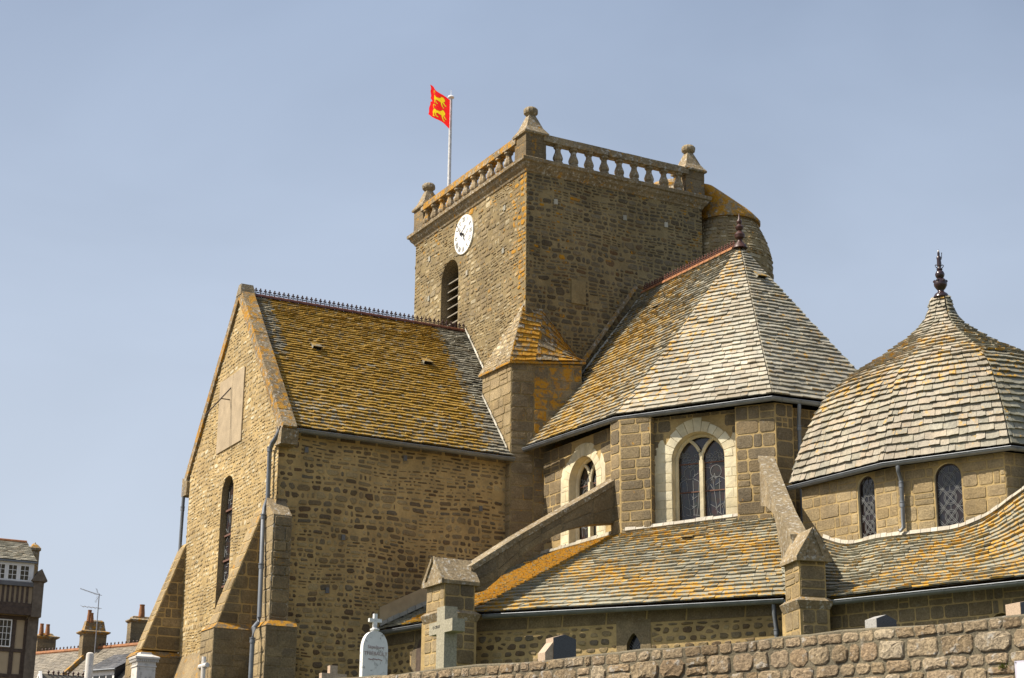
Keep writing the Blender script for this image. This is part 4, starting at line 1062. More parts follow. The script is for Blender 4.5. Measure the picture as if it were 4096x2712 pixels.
def lancets(fr, uc, hw, zb, zt, parent):
    wn_ = empty('choir_window', fr.pt(uc, zb), parent)
    zs = zt-hw
    mb = MB(); mb.prism([fr.pt(u, v, -.40) for u, v in arch(uc, hw, zb, zt, 12)], fr.n*.02); mb.build('stained_glass', 'stained_glass', wn_)
    mb = MB(); inn = arch(uc, hw-.02, zb, zt-.02, 14)[1:]; inn.append((uc-hw+.02, zb))
    mb.tube([fr.pt(u, v, -.30) for u, v in inn], .075, 8)
    mb.bar(fr.pt(uc, zb, -.30), fr.pt(uc, zs+.02, -.30), .11, .14, up=fr.n)
    def rib(cx_, r_, a0, a1):
        return [fr.pt(cx_+r_*math.cos(a0+(a1-a0)*i/10), zs+r_*math.sin(a0+(a1-a0)*i/10), -.30) for i in range(11)]
    ho = hw-.05
    # two pointed lights: ribs springing from the mullion to the arch
    mb.tube(rib(uc-ho, ho, 0, R(60)), .055, 6); mb.tube(rib(uc+ho, ho, math.pi, math.pi-R(60)), .055, 6)
    mb.build('tracery', 'limestone', wn_, smooth=True)
    rg = random.Random(int(uc*100))
    for sgn in (-1, 1):
        c = uc+sgn*hw*.5
        for z in (zb+.32, zb+1.15, zb+2.0): mb = MB(); mb.bar(fr.pt(c-hw*.46, z, -.365), fr.pt(c+hw*.46, z, -.365), .02, .035); mb.build('saddle_bar', 'rust', wn_)
    def ln(pts):
        for a, b in zip(pts[:-1], pts[1:]): mb.bar(fr.pt(*a, -.372), fr.pt(*b, -.372), .015, .012, up=fr.n)
    for sgn in (-1, 1):
        c = uc+sgn*hw*.5; q = hw*.4; mb = MB()
        ln([(c+.17*math.cos(i*.449), zb+1.72+.19*math.sin(i*.449)) for i in range(15)])             # halo
        ln([(c-q*.9, zb+1.45), (c-.12, zb+1.55), (c+.12, zb+1.55), (c+q*.9, zb+1.45)])
        ln([(c-q*.9, zb+1.45), (c-q*.75, zb+.7), (c-q*.6, zb+.42)]); ln([(c+q*.9, zb+1.45), (c+q*.75, zb+.7), (c+q*.6, zb+.42)])
        ln([(c-.1, zb+1.5), (c+.02, zb+.45)]); ln([(c+.1, zb+1.5), (c+.12, zb+.45)]); ln([(c-.2, zb+.75), (c, zb+.62), (c+.2, zb+.75)])
        for k in range(16):
            x = rg.uniform(-q, q); z = zb+rg.uniform(1.95, 2.35); r_ = rg.uniform(.04, .08)
            ln([(c+x*.8+r_*math.cos(i*1.05), z+r_*math.sin(i*1.05)) for i in range(7)])
        for k in range(9):
            x = -q+2*q*k/8; ln([(c+x, zb+.05), (c+x+.03, zb+.28)])
        ln([(c-q, zb+.16), (c+q, zb+.16)]); ln([(c-q, zb+.3), (c+q, zb+.3)])
        for k in range(10):
            x = rg.uniform(-q, q); z = zb+rg.uniform(.4, 1.9); a = rg.uniform(0, 3.1); ln([(c+x, z), (c+max(-q, min(q, x+.2*math.cos(a))), z+.2*math.sin(a))])
        mb.build('lead_cames', 'lead', wn_, kind='stuff')
    mb = MB(); mb.prism([fr.pt(uc-hw-.0, zb-.03, -.4), fr.pt(uc+hw, zb-.03, -.4), fr.pt(uc+hw, zb+.17, -.38), fr.pt(uc-hw, zb+.17, -.38)], V((0, 0, .001))+fr.n*.001)
    q = [fr.pt(uc-hw, zb+.16, -.38), fr.pt(uc+hw, zb+.16, -.38), fr.pt(uc+hw, zb-.02, .0), fr.pt(uc-hw, zb-.02, .0)]; mb.add(q, [(0, 1, 2, 3)]); mb.build('sloped_sill', 'render_band', wn_, recalc=False)
us_c = (wa-V((27.38, yw, 0))).length
for fr, uc, hw, wl2, zt in ((f_side, us_c, .80, w_side, 14.12), (f_bc, 2.27, .82, w_bc, 14.16)):
    lime_back(fr, uc, hw, SILL, zt, .56 if fr is f_bc else .5, wl2); voussoirs(fr, uc, hw, zt-hw, hw+.34, 13, wl2, int(uc*50)); lime_jambs(fr, uc, hw, SILL, zt-hw, .52 if fr is f_bc else .46, wl2, int(uc*77)); lancets(fr, uc, hw, SILL, zt, CH)
ring_h = lambda uc, hw, zt: arch(uc, hw+.50, 8.1, zt+.38, 14)
masonry(f_side, [(0, 11.7), (f_side.L, 11.7), (f_side.L, ZT), (0, ZT)], [ring_h(us_c, .80, 14.12)], w_side, 'ashlar', seed=101)
masonry(f_bc, [(0, 14.0), (f_bc.L, 14.0), (f_bc.L, ZT), (0, ZT)], [ring_h(2.27, .82, 14.16)], w_bc, 'ashlar', seed=102, scale=.8)
masonry(f_bc, [(0, 13.2), (1.05, 13.2), (1.05, 14.0), (0, 14.0)], [ring_h(2.27, .82, 14.16)], w_bc, 'ashlar', seed=103, scale=.7)
masonry(f_cd, [(0, 11.5), (f_cd.L, 11.5), (f_cd.L, ZT), (0, ZT)], [], w_cd, 'ashlar', seed=104)
# rendered band above the lower roof
mb = MB()
for fr in (f_side, f_bc): mb.prism([fr.pt(.02, 10.6, -.005), fr.pt(fr.L-.02, 10.6, -.005), fr.pt(fr.L-.02, SILL-.04, -.005), fr.pt(.02, SILL-.04, -.005)], fr.n*.03)
mb.build('render_skirt', 'render_band', co)
# corner pilaster buttresses
def pilaster(corner, d0, l0, d1, l1, proud, name, seed):
    c = V(corner); d0, d1 = V(d0).normalized(), V(d1).normalized()
    n0 = V((d0.y, -d0.x, 0)); n0 = n0 if n0.dot(EYE-c) > 0 else -n0
    n1 = V((d1.y, -d1.x, 0)); n1 = n1 if n1.dot(EYE-c) > 0 else -n1
    # outer corner = intersection of the two offset lines
    bis = (n0+n1).normalized(); oc = c+bis*proud/max(.3, bis.dot(n0))
    A = c+d0*l0; B = c+d1*l1; pl = [A, A+n0*proud, oc, B+n1*proud, B, c-bis*.1]
    e = empty(name, (oc.x, oc.y, 8), CH)
    mb = MB(); mb.prism([V((p.x, p.y, 8.2)) for p in pl], V((0, 0, ZT-.01-8.2)), rnd=.5, lich=-.1); b = mb.build('shaft', 'mortar', e)
    for i, (p, q) in enumerate(((A+n0*proud, oc), (oc, B+n1*proud))):
        fr = Frame(p, q); masonry(fr, [(0.01, 10.8), (fr.L-.01, 10.8), (fr.L-.01, ZT-.02), (0.01, ZT-.02)], [], b, 'ashlar', seed=seed+i, mat='ashlar')
    for i, (p, q) in enumerate(((A, A+n0*proud), (B, B+n1*proud))):
        fr = Frame(p, q); masonry(fr, [(0.01, 10.8), (fr.L-.01, 10.8), (fr.L-.01, ZT-.02), (0.01, ZT-.02)], [], b, 'ashlar', seed=seed+5+i)
    return e
pilaster(wb, wa-wb, .42, wc-wb, .90, .30, 'choir_buttress', 111)
pilaster(wc, wb-wc, 1.08, wdv-wc, .45, .30, 'choir_buttress', 121)
# choir roof
crf = empty('choir_roof', (31.5, 44, ZC), CH)
def lich_c(c, rg):
    k = .215+.05*rg.uniform(-1, 1)
    if c.y > 47.5-.1*(c.z-15): k -= .06
    if c.z > 19.2: k -= .05
    k -= max(0, (46.2-c.y))*.035
    return k
def sag(S, amt=.10): return lambda s, t: S(s, t)-V((0, 0, amt*4*t*(1-t)*.5))
# lower edge slightly swept up (bell cast)
def bell(p0, p1, q0, q1, k=.22):
    S = patch(p0, p1, q0, q1); return lambda s, t: S(s, t)-V((0, 0, k*math.sin(min(1, t*1.0)*math.pi)*(1-t)*.7))
slates(bell(ea, eb, rA, ap), crf, exp0=.20, exp1=.135, wm=.30, lich=lich_c, seed=131, lift=.05, mat='slate_transept')
slates(bell(eb, ec, ap, ap), crf, exp0=.20, exp1=.135, wm=.34, lich=lambda c, rg: .02+.04*rg.uniform(-1, 1)+max(0., .12-.055*(V((c.x, c.y, 0))-V((eb.x, eb.y, 0)).lerp(V((ap.x, ap.y, 0)), max(0, min(1, (c.z-ZC)/(ap.z-ZC))))).length), seed=132, lift=.05, mat='slate_pale', rndr=(.2, 1.))
slates(bell(ec, ed, ap, ap), crf, exp0=.20, exp1=.135, wm=.34, lich=lambda c, rg: .04+.06*rg.uniform(-1, 1), seed=133, lift=.05, mat='slate_pale', rndr=(.0, .7))
slates(bell(ed, ee, ap, ap), crf, exp0=.3, exp1=.25, wm=.5, seed=134); slates(bell(ee, ef, ap, rA), crf, exp0=.3, exp1=.25, wm=.5, seed=135)
ridge_line(rA+V((0, -.05, .05)), ap+V((0, .25, .05)), 17, crf, ['terracotta', 'terracotta_dark'])
nS = (eb-ea).cross(rA-ea).normalized(); nS = nS if nS.z > 0 else -nS
vent(atPl(2632, 1240, ea, nS), (eb-ea), (rA-ea), nS, crf)
nE = (ed-ec).cross(ap-ec).normalized(); nE = nE if nE.z > 0 else -nE
vent(atPl(3042, 1118, ec, nE), (ed-ec), (ap-(ec+ed)/2), nE, crf)
# blue weathering slates along the tower and stone drip mould
fl0 = V((28.9, 48.40, 0)); fl0.z = ea.z+(rA.z-ea.z)*(28.9-ea.x)/(rA.x-ea.x)
flashing([fl0+V((0, 0, -.02)), rA+V((0, -.1, -.02))], (0, 0, 1), (-.3, -.9, .3), crf, seed=8, size=.2, hgt=.12, rndr=(.0, .3))
mb = MB(); mb.bar(fl0+V((-.05, .02, .32)), rA+V((-.3, -.0, .22)), .16, .12, rnd=.4, lich=.12); mb.build('drip_mould', 'coping', crf)
mb = MB(); mb.lathe([(.24, 0), (.2, .1), (.09, .22), (.07, .3), (.15, .36), (.17, .46), (.1, .56), (.06, .6), (.12, .66), (.13, .73), (.07, .8), (.05, .83), (.085, .88), (.085, .94), (.04, 1.0), (.03, 1.1), (.01, 1.2)], ap+V((0, 0, -.05)), 14); mb.build('finial', 'crest_dark', crf, smooth=True)
def inset(P, c, d): v = (V(c)-P); v.z = 0; return P+v.normalized()*d
gz = V((0, 0, -.10))
gutter([V((26.75, 48.3, ZC))+gz, eb+gz, ec+gz, V(ec).lerp(ed, .5)+gz], crf)
pc = wc+V((.55, -.3, 0))
downpipe([(pc.x-.05, pc.y-.25, ZC-.2), (pc.x-.05, pc.y-.25, ZC-.4), (pc.x+.02, pc.y-.12, ZC-.6), (pc.x+.02, pc.y-.12, 12.0), (pc.x+.02, pc.y-.12, 10.6)], CH, r=.055, collars=[(pc.x+.02, pc.y-.12, 14.0), (pc.x+.02, pc.y-.12, 12.6)])

# ------------------------------------------------------------------ ambulatory (lower roof and wall)
am = empty('ambulatory', (25, 41, GZ), CH); amr = empty('ambulatory_roof', (26, 41, 8.6), CH)
G0 = V((21.9, 48.76, 8.65)); G1 = V((22.62, 44.15, 8.66)); G2 = V((28.02, 36.5, 8.62))
T0 = V((27.36, 48.76, 11.34)); T1 = V((27.33, 43.12, 11.27)); T2 = V((30.05, 39.45, 11.5))
def lich_a(c, rg):
    b = .132+.015*rg.uniform(-1, 1)+.05*math.sin(c.x*1.7+c.z*2.1)*.8
    return b
slates(patch(G0, G1, T0, T1), amr, exp0=.19, exp1=.13, wm=.30, lich=lambda c, rg: .24+.05*rg.uniform(-1, 1) if c.y < 47.4 else -.02, seed=141, lift=.05)
slates(patch(G1, G2, T1, T2), amr, exp0=.21, exp1=.14, wm=.40, lich=lich_a, seed=142, lift=.05, rndr=(.15, .95))
flashing([T0+V((-.04, 0, .02)), T1+V((-.06, -.02, .02))], (0, 0, 1), (-.8, -.2, .5), amr, seed=5, size=.27, hgt=.13, rndr=(.3, .8))
flashing([T1+V((-.06, -.04, .02)), T2+V((-.06, -.04, .02))], (0, 0, 1), (-.7, -.5, .5), amr, seed=6, size=.28, hgt=.13, rndr=(.4, 1))
flashing([V((22.0, 48.68, 8.75)), V((27.2, 48.68, 11.33))], (0, 0, 1), (-.1, -.9, .4), amr, seed=7, size=.3, hgt=.16, rndr=(0, .2))
mb = MB(); mb.prism([V((22.0, 48.77, 8.85)), V((27.2, 48.77, 11.45)), V((27.2, 48.77, 11.95)), V((22.0, 48.77, 9.35))], V((0, -.05, 0)), rnd=.5); mb.build('render_fillet', 'render_band', amr)
nA = (G2-G1).cross(T1-G1).normalized(); nA = nA if nA.z > 0 else -nA
vent(atPl(2752, 2168, G1, nA), G2-G1, (T1-G1)-(G2-G1)*((T1-G1).dot(G2-G1)/(G2-G1).length_squared), nA, amr)
nL = (G1-G0).cross(T0-G0).normalized(); nL = nL if nL.z > 0 else -nL
vent(atPl(2118, 2270, G0, nL), G1-G0, (T0-G0), nL, amr)
gutter([G0+V((-.05, -.35, -.09)), G1+V((-.05, .7, -.09))], amr); gutter([G1+V((.25, -.55, -.09)), G2+V((-.02, .03, -.09))], amr)
o1 = (G2-G1).normalized(); onr = V((o1.y, -o1.x, 0)); onr = onr if onr.x < 0 else -onr
fa0 = Frame((22.22, 48.78), (22.95, 44.2)); A1 = G1-onr*.33; A2 = G2-onr*.33; fa1 = Frame(A1, A2)
lw = [(fa1.uv(2535, 2560)[0])]; lu = lw[0]
hole1 = arch(lu, .2, 6.4, fa1.uv(2535, 2533)[1], 6, True)
wq0 = panel(fa0, [(0, BZ), (fa0.L, BZ), (fa0.L, 8.6), (0, 8.6)], [], am, 'outer_wall', 'mortar', lich=-.1)
wq1 = panel(fa1, [(0, BZ), (fa1.L, BZ), (fa1.L, 8.6), (0, 8.6)], [hole1], am, 'outer_wall', 'mortar', rev=.22, revmat='ashlar', lich=-.1)
masonry(fa0, [(0, BZ+.2), (fa0.L, BZ+.2), (fa0.L, 8.12), (0, 8.12)], [], wq0, 'coursed', seed=151)
surround = [(lu-.52, 6.0), (lu+.52, 6.0), (lu+.52, hole1[8][1]+.36), (lu-.52, hole1[8][1]+.36)]
masonry(fa1, [(0, BZ+.2), (fa1.L, BZ+.2), (fa1.L, 8.14), (0, 8.14)], [surround], wq1, 'coursed', seed=152)
zt_ = max(v for u, v in hole1)
panel(fa1, [(lu-.5, 6.0), (lu+.5, 6.0), (lu+.5, zt_+.36), (lu-.5, zt_+.36)], [arch(lu, .2, 6.05, zt_, 6, True)], am, 'window_stone', 'ashlar', lich=-.1).location += onr*.02
lanc = empty('lancet_window', fa1.pt(lu, 6.4), CH)
mb = MB(); mb.prism([fa1.pt(u, v, -.2) for u, v in hole1], fa1.n*.01); mb.build('leaded_glass', 'chapel_glass', lanc)
mb = MB()
for k in range(-6, 14):
    a = (lu-.2, 6.4+k*.09); b = (lu+.2, 6.4+k*.09+.4)
    for (p, q) in ((a, b), ((lu+.2, a[1]), (lu-.2, b[1]))):
        if min(p[1], q[1]) > 6.4 and max(p[1], q[1]) < zt_-.1: mb.bar(fa1.pt(*p, -.185), fa1.pt(*q, -.185), .01, .01, up=fa1.n)
mb.build('lead_lattice', 'lead', lanc, kind='stuff')
rg = random.Random(33)
for fr, wq in ((fa0, wq0), (fa1, wq1)):
    u = .05
    while u < fr.L-.3:
        w_ = rg.uniform(1.0, 2.0); w_ = min(w_, fr.L-u)
        stone_piece(fr, [(u, 8.18), (u+w_-.05, 8.18), (u+w_-.02, 8.5), (u+.02, 8.5)], .02, .012, rg.random()*.6, -.1, wq, 'ashlar', 'block', rg); u += w_
# small pointed window beside the outer pier
fd = fa0.uv(1690, 2590)
mb = MB(); mb.prism([fa0.pt(u, v, -.01) for u, v in arch(fd[0], .52, 5.6, fd[1]+.55, 8, True)], fa0.n*.05, rnd=.4)
mb.build('window_surround', 'ashlar', am)
mb = MB(); mb.prism([fa0.pt(u, v, .02) for u, v in arch(fd[0], .26, 5.6, fd[1]+.30, 8, True)], fa0.n*.025); mb.build('window_shade_leaf', 'timber', am)  # flat dark leaf; the little window's shade is put into its colour
dpx = A2-o1*.35+onr*.12
downpipe([(dpx.x+onr.x*.16, dpx.y+onr.y*.16, 8.45), (dpx.x+onr.x*.14, dpx.y+onr.y*.14, 8.2), (dpx.x, dpx.y, 7.8), (dpx.x, dpx.y, 7.2), (dpx.x, dpx.y, BZ)], CH, r=.06, collars=[(dpx.x, dpx.y, 7.7)])

# ------------------------------------------------------------------ outer piers and flying buttresses
def pier(c, e1, e2, wdt, dep, ztop, zr, name, seed, ledge=8.55):
    # c = front-left corner on plan, e1 to the right along the front, e2 to the back; gable end on the side named by ridge along e2
    c, e1, e2 = V(c), V(e1).normalized(), V(e2).normalized(); e = empty(name, (c.x, c.y, GZ), CH)
    def P(a, b, z): q = c+e1*a+e2*b; return V((q.x, q.y, z))
    mb = MB(); mb.hexa([P(0, 0, ledge), P(wdt, 0, ledge), P(wdt, dep, ledge), P(0, dep, ledge), P(0, 0, ztop), P(wdt, 0, ztop), P(wdt, dep, ztop), P(0, dep, ztop)], rnd=.5, lich=-.1)
    mb.hexa([P(-.04, -.06, BZ), P(wdt+.04, -.06, BZ), P(wdt+.04, dep+.2, BZ), P(-.04, dep+.2, BZ), P(-.04, -.06, ledge-.2), P(wdt+.04, -.06, ledge-.2), P(wdt+.04, dep+.2, ledge-.2), P(-.04, dep+.2, ledge-.2)], rnd=.5, lich=-.1)
    b = mb.build('shaft', 'mortar', e)
    mb = MB(); o = .14; mb.hexa([P(-.05, -.07, ledge-.24), P(wdt+.05, -.07, ledge-.24), P(wdt+.05, dep+.1, ledge-.24), P(-.05, dep+.1, ledge-.24), P(-o, -o, ledge-.04), P(wdt+o, -o, ledge-.04), P(wdt+o, dep+.1, ledge-.04), P(-o, dep+.1, ledge-.04)], rnd=.3, lich=.02)
    mb.hexa([P(-o, -o, ledge-.038), P(wdt+o, -o, ledge-.038), P(wdt+o, dep+.1, ledge-.038), P(-o, dep+.1, ledge-.038), P(-.01, -.01, ledge+.06), P(wdt+.01, -.01, ledge+.06), P(wdt+.01, dep+.1, ledge+.06), P(-.01, dep+.1, ledge+.06)], rnd=.4, lich=.05)
    mb.build('string_course', 'coping', e)
    for k, (z0, z1) in enumerate(((ledge+.06, ztop), (BZ+.3, ledge-.24))):
        off = 0 if k == 0 else .06
        fr = Frame(P(-.0, -off, 0), P(wdt, -off, 0)); masonry(fr, [(.01, z0), (fr.L-.01, z0), (fr.L-.01, z1), (.01, z1)], [], b, 'ashlar', seed=seed+k, lich=lambda u, v, rg: -.1)
        off2 = 0 if k == 0 else .04
        fr = Frame(P(-off2, dep, 0), P(-off2, 0, 0)); masonry(fr, [(.01, z0), (fr.L-.01, z0), (fr.L-.01, z1), (.01, z1)], [], b, 'ashlar', seed=seed+4+k, mat='ashlar_chapel_lit', lich=lambda u, v, rg: -.1)  # lit left face coloured paler than the shaded front
    return e, P
# left pier: its gable end faces -X, ridge along X
c1 = atD(1776, 2420, 48.3)
e_, P1 = pier((c1.x, c1.y, 0), (1, 0, 0), (0, 1, 0), .95, 1.10, atD(1776, 2322, 48.3).z, 0, 'buttress_pier', 161)
zt1 = atD(1776, 2322, 48.3).z; za1 = atD(1745, 2215, 48.6).z
mb = MB(); o = .08
prof = [(-o, zt1-.04), (1.10+o, zt1-.04), (1.10+o, zt1+.06), (.55+.06, za1), (.55-.06, za1), (-o, zt1+.06)]
mb.prism([P1(-o, b, z) for b, z in prof], V((1.15, 0, 0)), rnd=.6, lich=-.02)
for s_ in (0, 1):
    bs = [(-o, zt1+.08), (.5, za1+.02), (.5, za1-.12), (.08, zt1+.08)] if s_ == 0 else [(1.18, zt1+.08), (.6, za1+.02), (.6, za1-.12), (1.02, zt1+.08)]
    mb.prism([P1(-o-.05, b, z) for b, z in bs], V((.06, 0, 0)), rnd=.7)
mb.prism([P1(-o-.05, b, z) for b, z in ((-o, zt1-.05), (1.18, zt1-.05), (1.18, zt1+.09), (-o, zt1+.09))], V((.06, 0, 0)), rnd=.7)
mb.build('gabled_cap', 'coping', e_)
DD = 4096/2368
fb = empty('flying_buttress', P1(.5, .5, 9), CH)
yf = c1.y+.20
tp = [(1090, 1312), (1150, 1274), (1200, 1242), (1250, 1213), (1300, 1184), (1370, 1144), (1432, 1107)]
bp_ = [(1436, 1208), (1370, 1212), (1325, 1222), (1285, 1237), (1245, 1259), (1210, 1284), (1175, 1315), (1150, 1341), (1120, 1366), (1086, 1366)]
tp3 = [atY(x*DD, y*DD, yf) for x, y in tp]; bp3 = [atY(x*DD, y*DD, yf) for x, y in bp_]
mb = MB(); mb.prism(tp3+bp3, V((0, .5, 0)), rnd=.3, lich=-.1); fbm = mb.build('arch_body', 'ashlar', fb)
mb = MB()
for a, b in zip(tp3[:-1], tp3[1:]):
    d = (b-a).normalized()*.004; up = V((-(b-a).z, 0, (b-a).x)).normalized(); y_ = V((0, .58, 0)); q = [p-V((0, .05, 0)) for p in (a+d, b-d)]
    mb.hexa([q[0]-up*.10, q[1]-up*.10, q[1]-up*.10+y_, q[0]-up*.10+y_, q[0]+up*.05, q[1]+up*.05, q[1]+up*.10+y_*.98, q[0]+up*.10+y_*.98], rnd=random.random(), lich=.0)
mb.build('coping_stones', 'coping', fb)
rg = random.Random(4); fr = Frame3(V((tp3[0].x, yf, 0)), (1, 0, 0), (0, 0, 1))
for i in range(6):
    a, b = tp3[i], tp3[i+1]; x0, x1 = a.x-tp3[0].x+.02, b.x-tp3[0].x-.02
    def zb_at(x):
        x += tp3[0].x; q = sorted(bp3, key=lambda p: p.x)
        for p, r_ in zip(q[:-1], q[1:]):
            if p.x <= x <= r_.x: return p.z+(r_.z-p.z)*(x-p.x)/max(1e-6, r_.x-p.x)
        return q[-1].z
    za, zb2 = zb_at(x0)+.03, zb_at(x1)+.03; mid = rg.uniform(.35, .6)
    for f0, f1 in ((0, mid-.02), (mid+.02, 1)):
        o = [(x0, za+(a.z-.12-za)*f0), (x1, zb2+(b.z-.12-zb2)*f0), (x1, zb2+(b.z-.12-zb2)*f1), (x0, za+(a.z-.12-za)*f1)]
        if parea(o) > .02: stone_piece(fr, o, .015, .014, rg.random(), -.1, fbm, 'ashlar', 'block', rg)
# right pier and buttress, turned to the choir's corner
e2 = V((.27, .963, 0)); e1 = V((.963, -.27, 0))
c2 = atD(3200, 2370, 43.4); w2 = .70
zt2 = atD(3262, 2232, 43.4).z; za2 = atD(3248, 2098, 43.4).z; zl2 = atD(3262, 2398, 43.4).z
e_, P2 = pier((c2.x, c2.y, 0), e1, e2, w2, .95, zt2, 0, 'buttress_pier', 171, ledge=zl2)
mb = MB(); o = .12
prof = [(-o, zt2-.03), (w2+o, zt2-.03), (w2+o, zt2+.05), (w2/2+.04, za2), (w2/2-.04, za2), (-o, zt2+.05)]
mb.prism([P2(a, -o, z) for a, z in prof], e2*1.1, rnd=.5, lich=-.02)
for bs in ([(-o, zt2+.07), (w2/2-.02, za2+.02), (w2/2-.02, za2-.14), (.10, zt2+.07)], [(w2+o, zt2+.07), (w2/2+.02, za2+.02), (w2/2+.02, za2-.14), (w2-.10, zt2+.07)], [(-o, zt2-.04), (w2+o, zt2-.04), (w2+o, zt2+.08), (-o, zt2+.08)]):
    mb.prism([P2(a, -o-.05, z) for a, z in bs], e2*.06, rnd=.6)
mb.build('gabled_cap', 'coping', e_)
fb2 = empty('flying_buttress', P2(.4, .9, 9), CH)
s0 = P2(w2/2, .75, 0); s1 = V((wc.x-.50, wc.y-.22, 0)); df = (s1-s0); LF = df.length; df.normalize(); pf = V((df.y, -df.x, 0)); pf = pf if pf.x > 0 else -pf
zp = za2-.1; zw_ = atPl(3097, 1838, s1, df).z
prof = [(0, zp), (LF*.33, zp+(zw_-zp)*.28), (LF*.66, zp+(zw_-zp)*.62), (LF, zw_), (LF, zw_-1.35), (LF*.8, zw_-1.55), (LF*.55, zw_-2.0), (LF*.3, zp-.45), (LF*.12, zp-1.1), (0, zp-1.6)]
mb = MB(); mb.prism([s0+df*a-pf*.19+V((0, 0, z)) for a, z in prof], pf*.38, rnd=.8, lich=.0); mb.build('arch_body', 'coping', fb2)
mb = MB()
for (a, za), (b, zb) in zip(prof[:3], prof[1:4]):
    p, q = s0+df*(a+.004)-pf*.23+V((0, 0, za-.02)), s0+df*(b-.004)-pf*.23+V((0, 0, zb-.02)); w_ = pf*.46; up = V((0, 0, .12))
    mb.hexa([p, q, q+w_, p+w_, p+up, q+up, q+w_+up, p+w_+up], rnd=.9, lich=.0)
mb.build('coping_stones', 'coping', fb2)

# ------------------------------------------------------------------ chapel with bell-shaped roof
ZK = 12.0
KA, KB, KC = [atZ(px, py, ZK) for px, py in ((3165, 1935), (3540, 1842), (4040, 1775))]
KX = atX(3765, 1185, 31.6)
KD = V((33.75, 31.05, ZK)); KE = V((34.4, 34.2, ZK)); KF = V((34.2, 37.6, ZK)); KG = V((31.8, 39.2, ZK))
KP = [KA, KB, KC, KD, KE, KF, KG]
kprof = [(1, 12.0), (.955, 12.6), (.91, 13.1), (.85, 13.62), (.76, 14.2), (.64, 14.66), (.5, 14.98), (.4, 15.18), (.3, 15.42), (.2, 15.68), (.125, 15.95), (.08, 16.25), (.06, KX.z)]
kp = smooth_pts([V((a, b, 0)) for a, b in kprof], 60)
karc = [0.]
for i in range(60): karc.append(karc[-1]+math.hypot((kp[i+1].x-kp[i].x)*2.8, kp[i+1].y-kp[i].y))
def kap(t):
    x = t*karc[-1]; k = 0
    while k < 59 and karc[k+1] < x: k += 1
    return kp[k].lerp(kp[k+1], (x-karc[k])/max(1e-6, karc[k+1]-karc[k]))
def ksurf(A, B):
    def S(s, t):
        p = kap(t); e = A.lerp(B, s); c = V((KX.x, KX.y, 0)); q = c+(V((e.x, e.y, 0))-c)*p.x*(1+.07*4*s*(1-s)*min(1, 4*t)); return V((q.x, q.y, p.y))
    return S
ch = empty('axial_chapel', (31.6, 34, GZ), CH); krf = empty('chapel_roof', (31.6, 34, ZK), CH)
def lich_k(c, rg):
    b = .05+.05*rg.uniform(-1, 1)
    if 13.9 < c.z < 15.6: b += .055
    if c.z < 12.7: b -= .04
    return b
for i, (A, B) in enumerate(zip(KP, KP[1:]+KP[:1])):
    vis = i in (0, 1, 2)
    slates(ksurf(A, B), krf, exp0=.21 if vis else .4, exp1=.105 if vis else .3, wm=.29 if vis else .6, lich=lich_k, seed=181+i, lift=.052, mat='slate_chapel' if i < 2 else 'slate', rndr=(0, 1), bn=(6, 24), flip=((A+B)/2-V((KX.x, KX.y, ZK))+V((0, 0, 1.5))))
def kin(P, d=.30): return inset(P, KX, d)
KW = [kin(p) for p in KP]
fk = [Frame(KW[0], KW[1]), Frame(KW[1], KW[2]), Frame(KW[2], KW[3])]
gutter([KA+V((-.02, .1, -.09)), KB+V((-.05, 0, -.09)), KC+V((-.04, -.05, -.09)), KD+V((0, -.05, -.09))], krf, r=.095)
kz = 11.86
u1a, z1a = fk[0].uv(3432, 2000); u1b, _ = fk[0].uv(3500, 2000); _, z1t = fk[0].uv(3468, 1902); _, z1b = fk[0].uv(3470, 2150)
u2a, z2a = fk[1].uv(3742, 2000); u2b, _ = fk[1].uv(3851, 2000); _, z2t = fk[1].uv(3797, 1850); _, z2b = fk[1].uv(3805, 2108)
k1 = ((u1a+u1b)/2, abs(u1b-u1a)/2, z1b, z1t); k2 = ((u2a+u2b)/2, abs(u2b-u2a)/2, z2b, z2t)
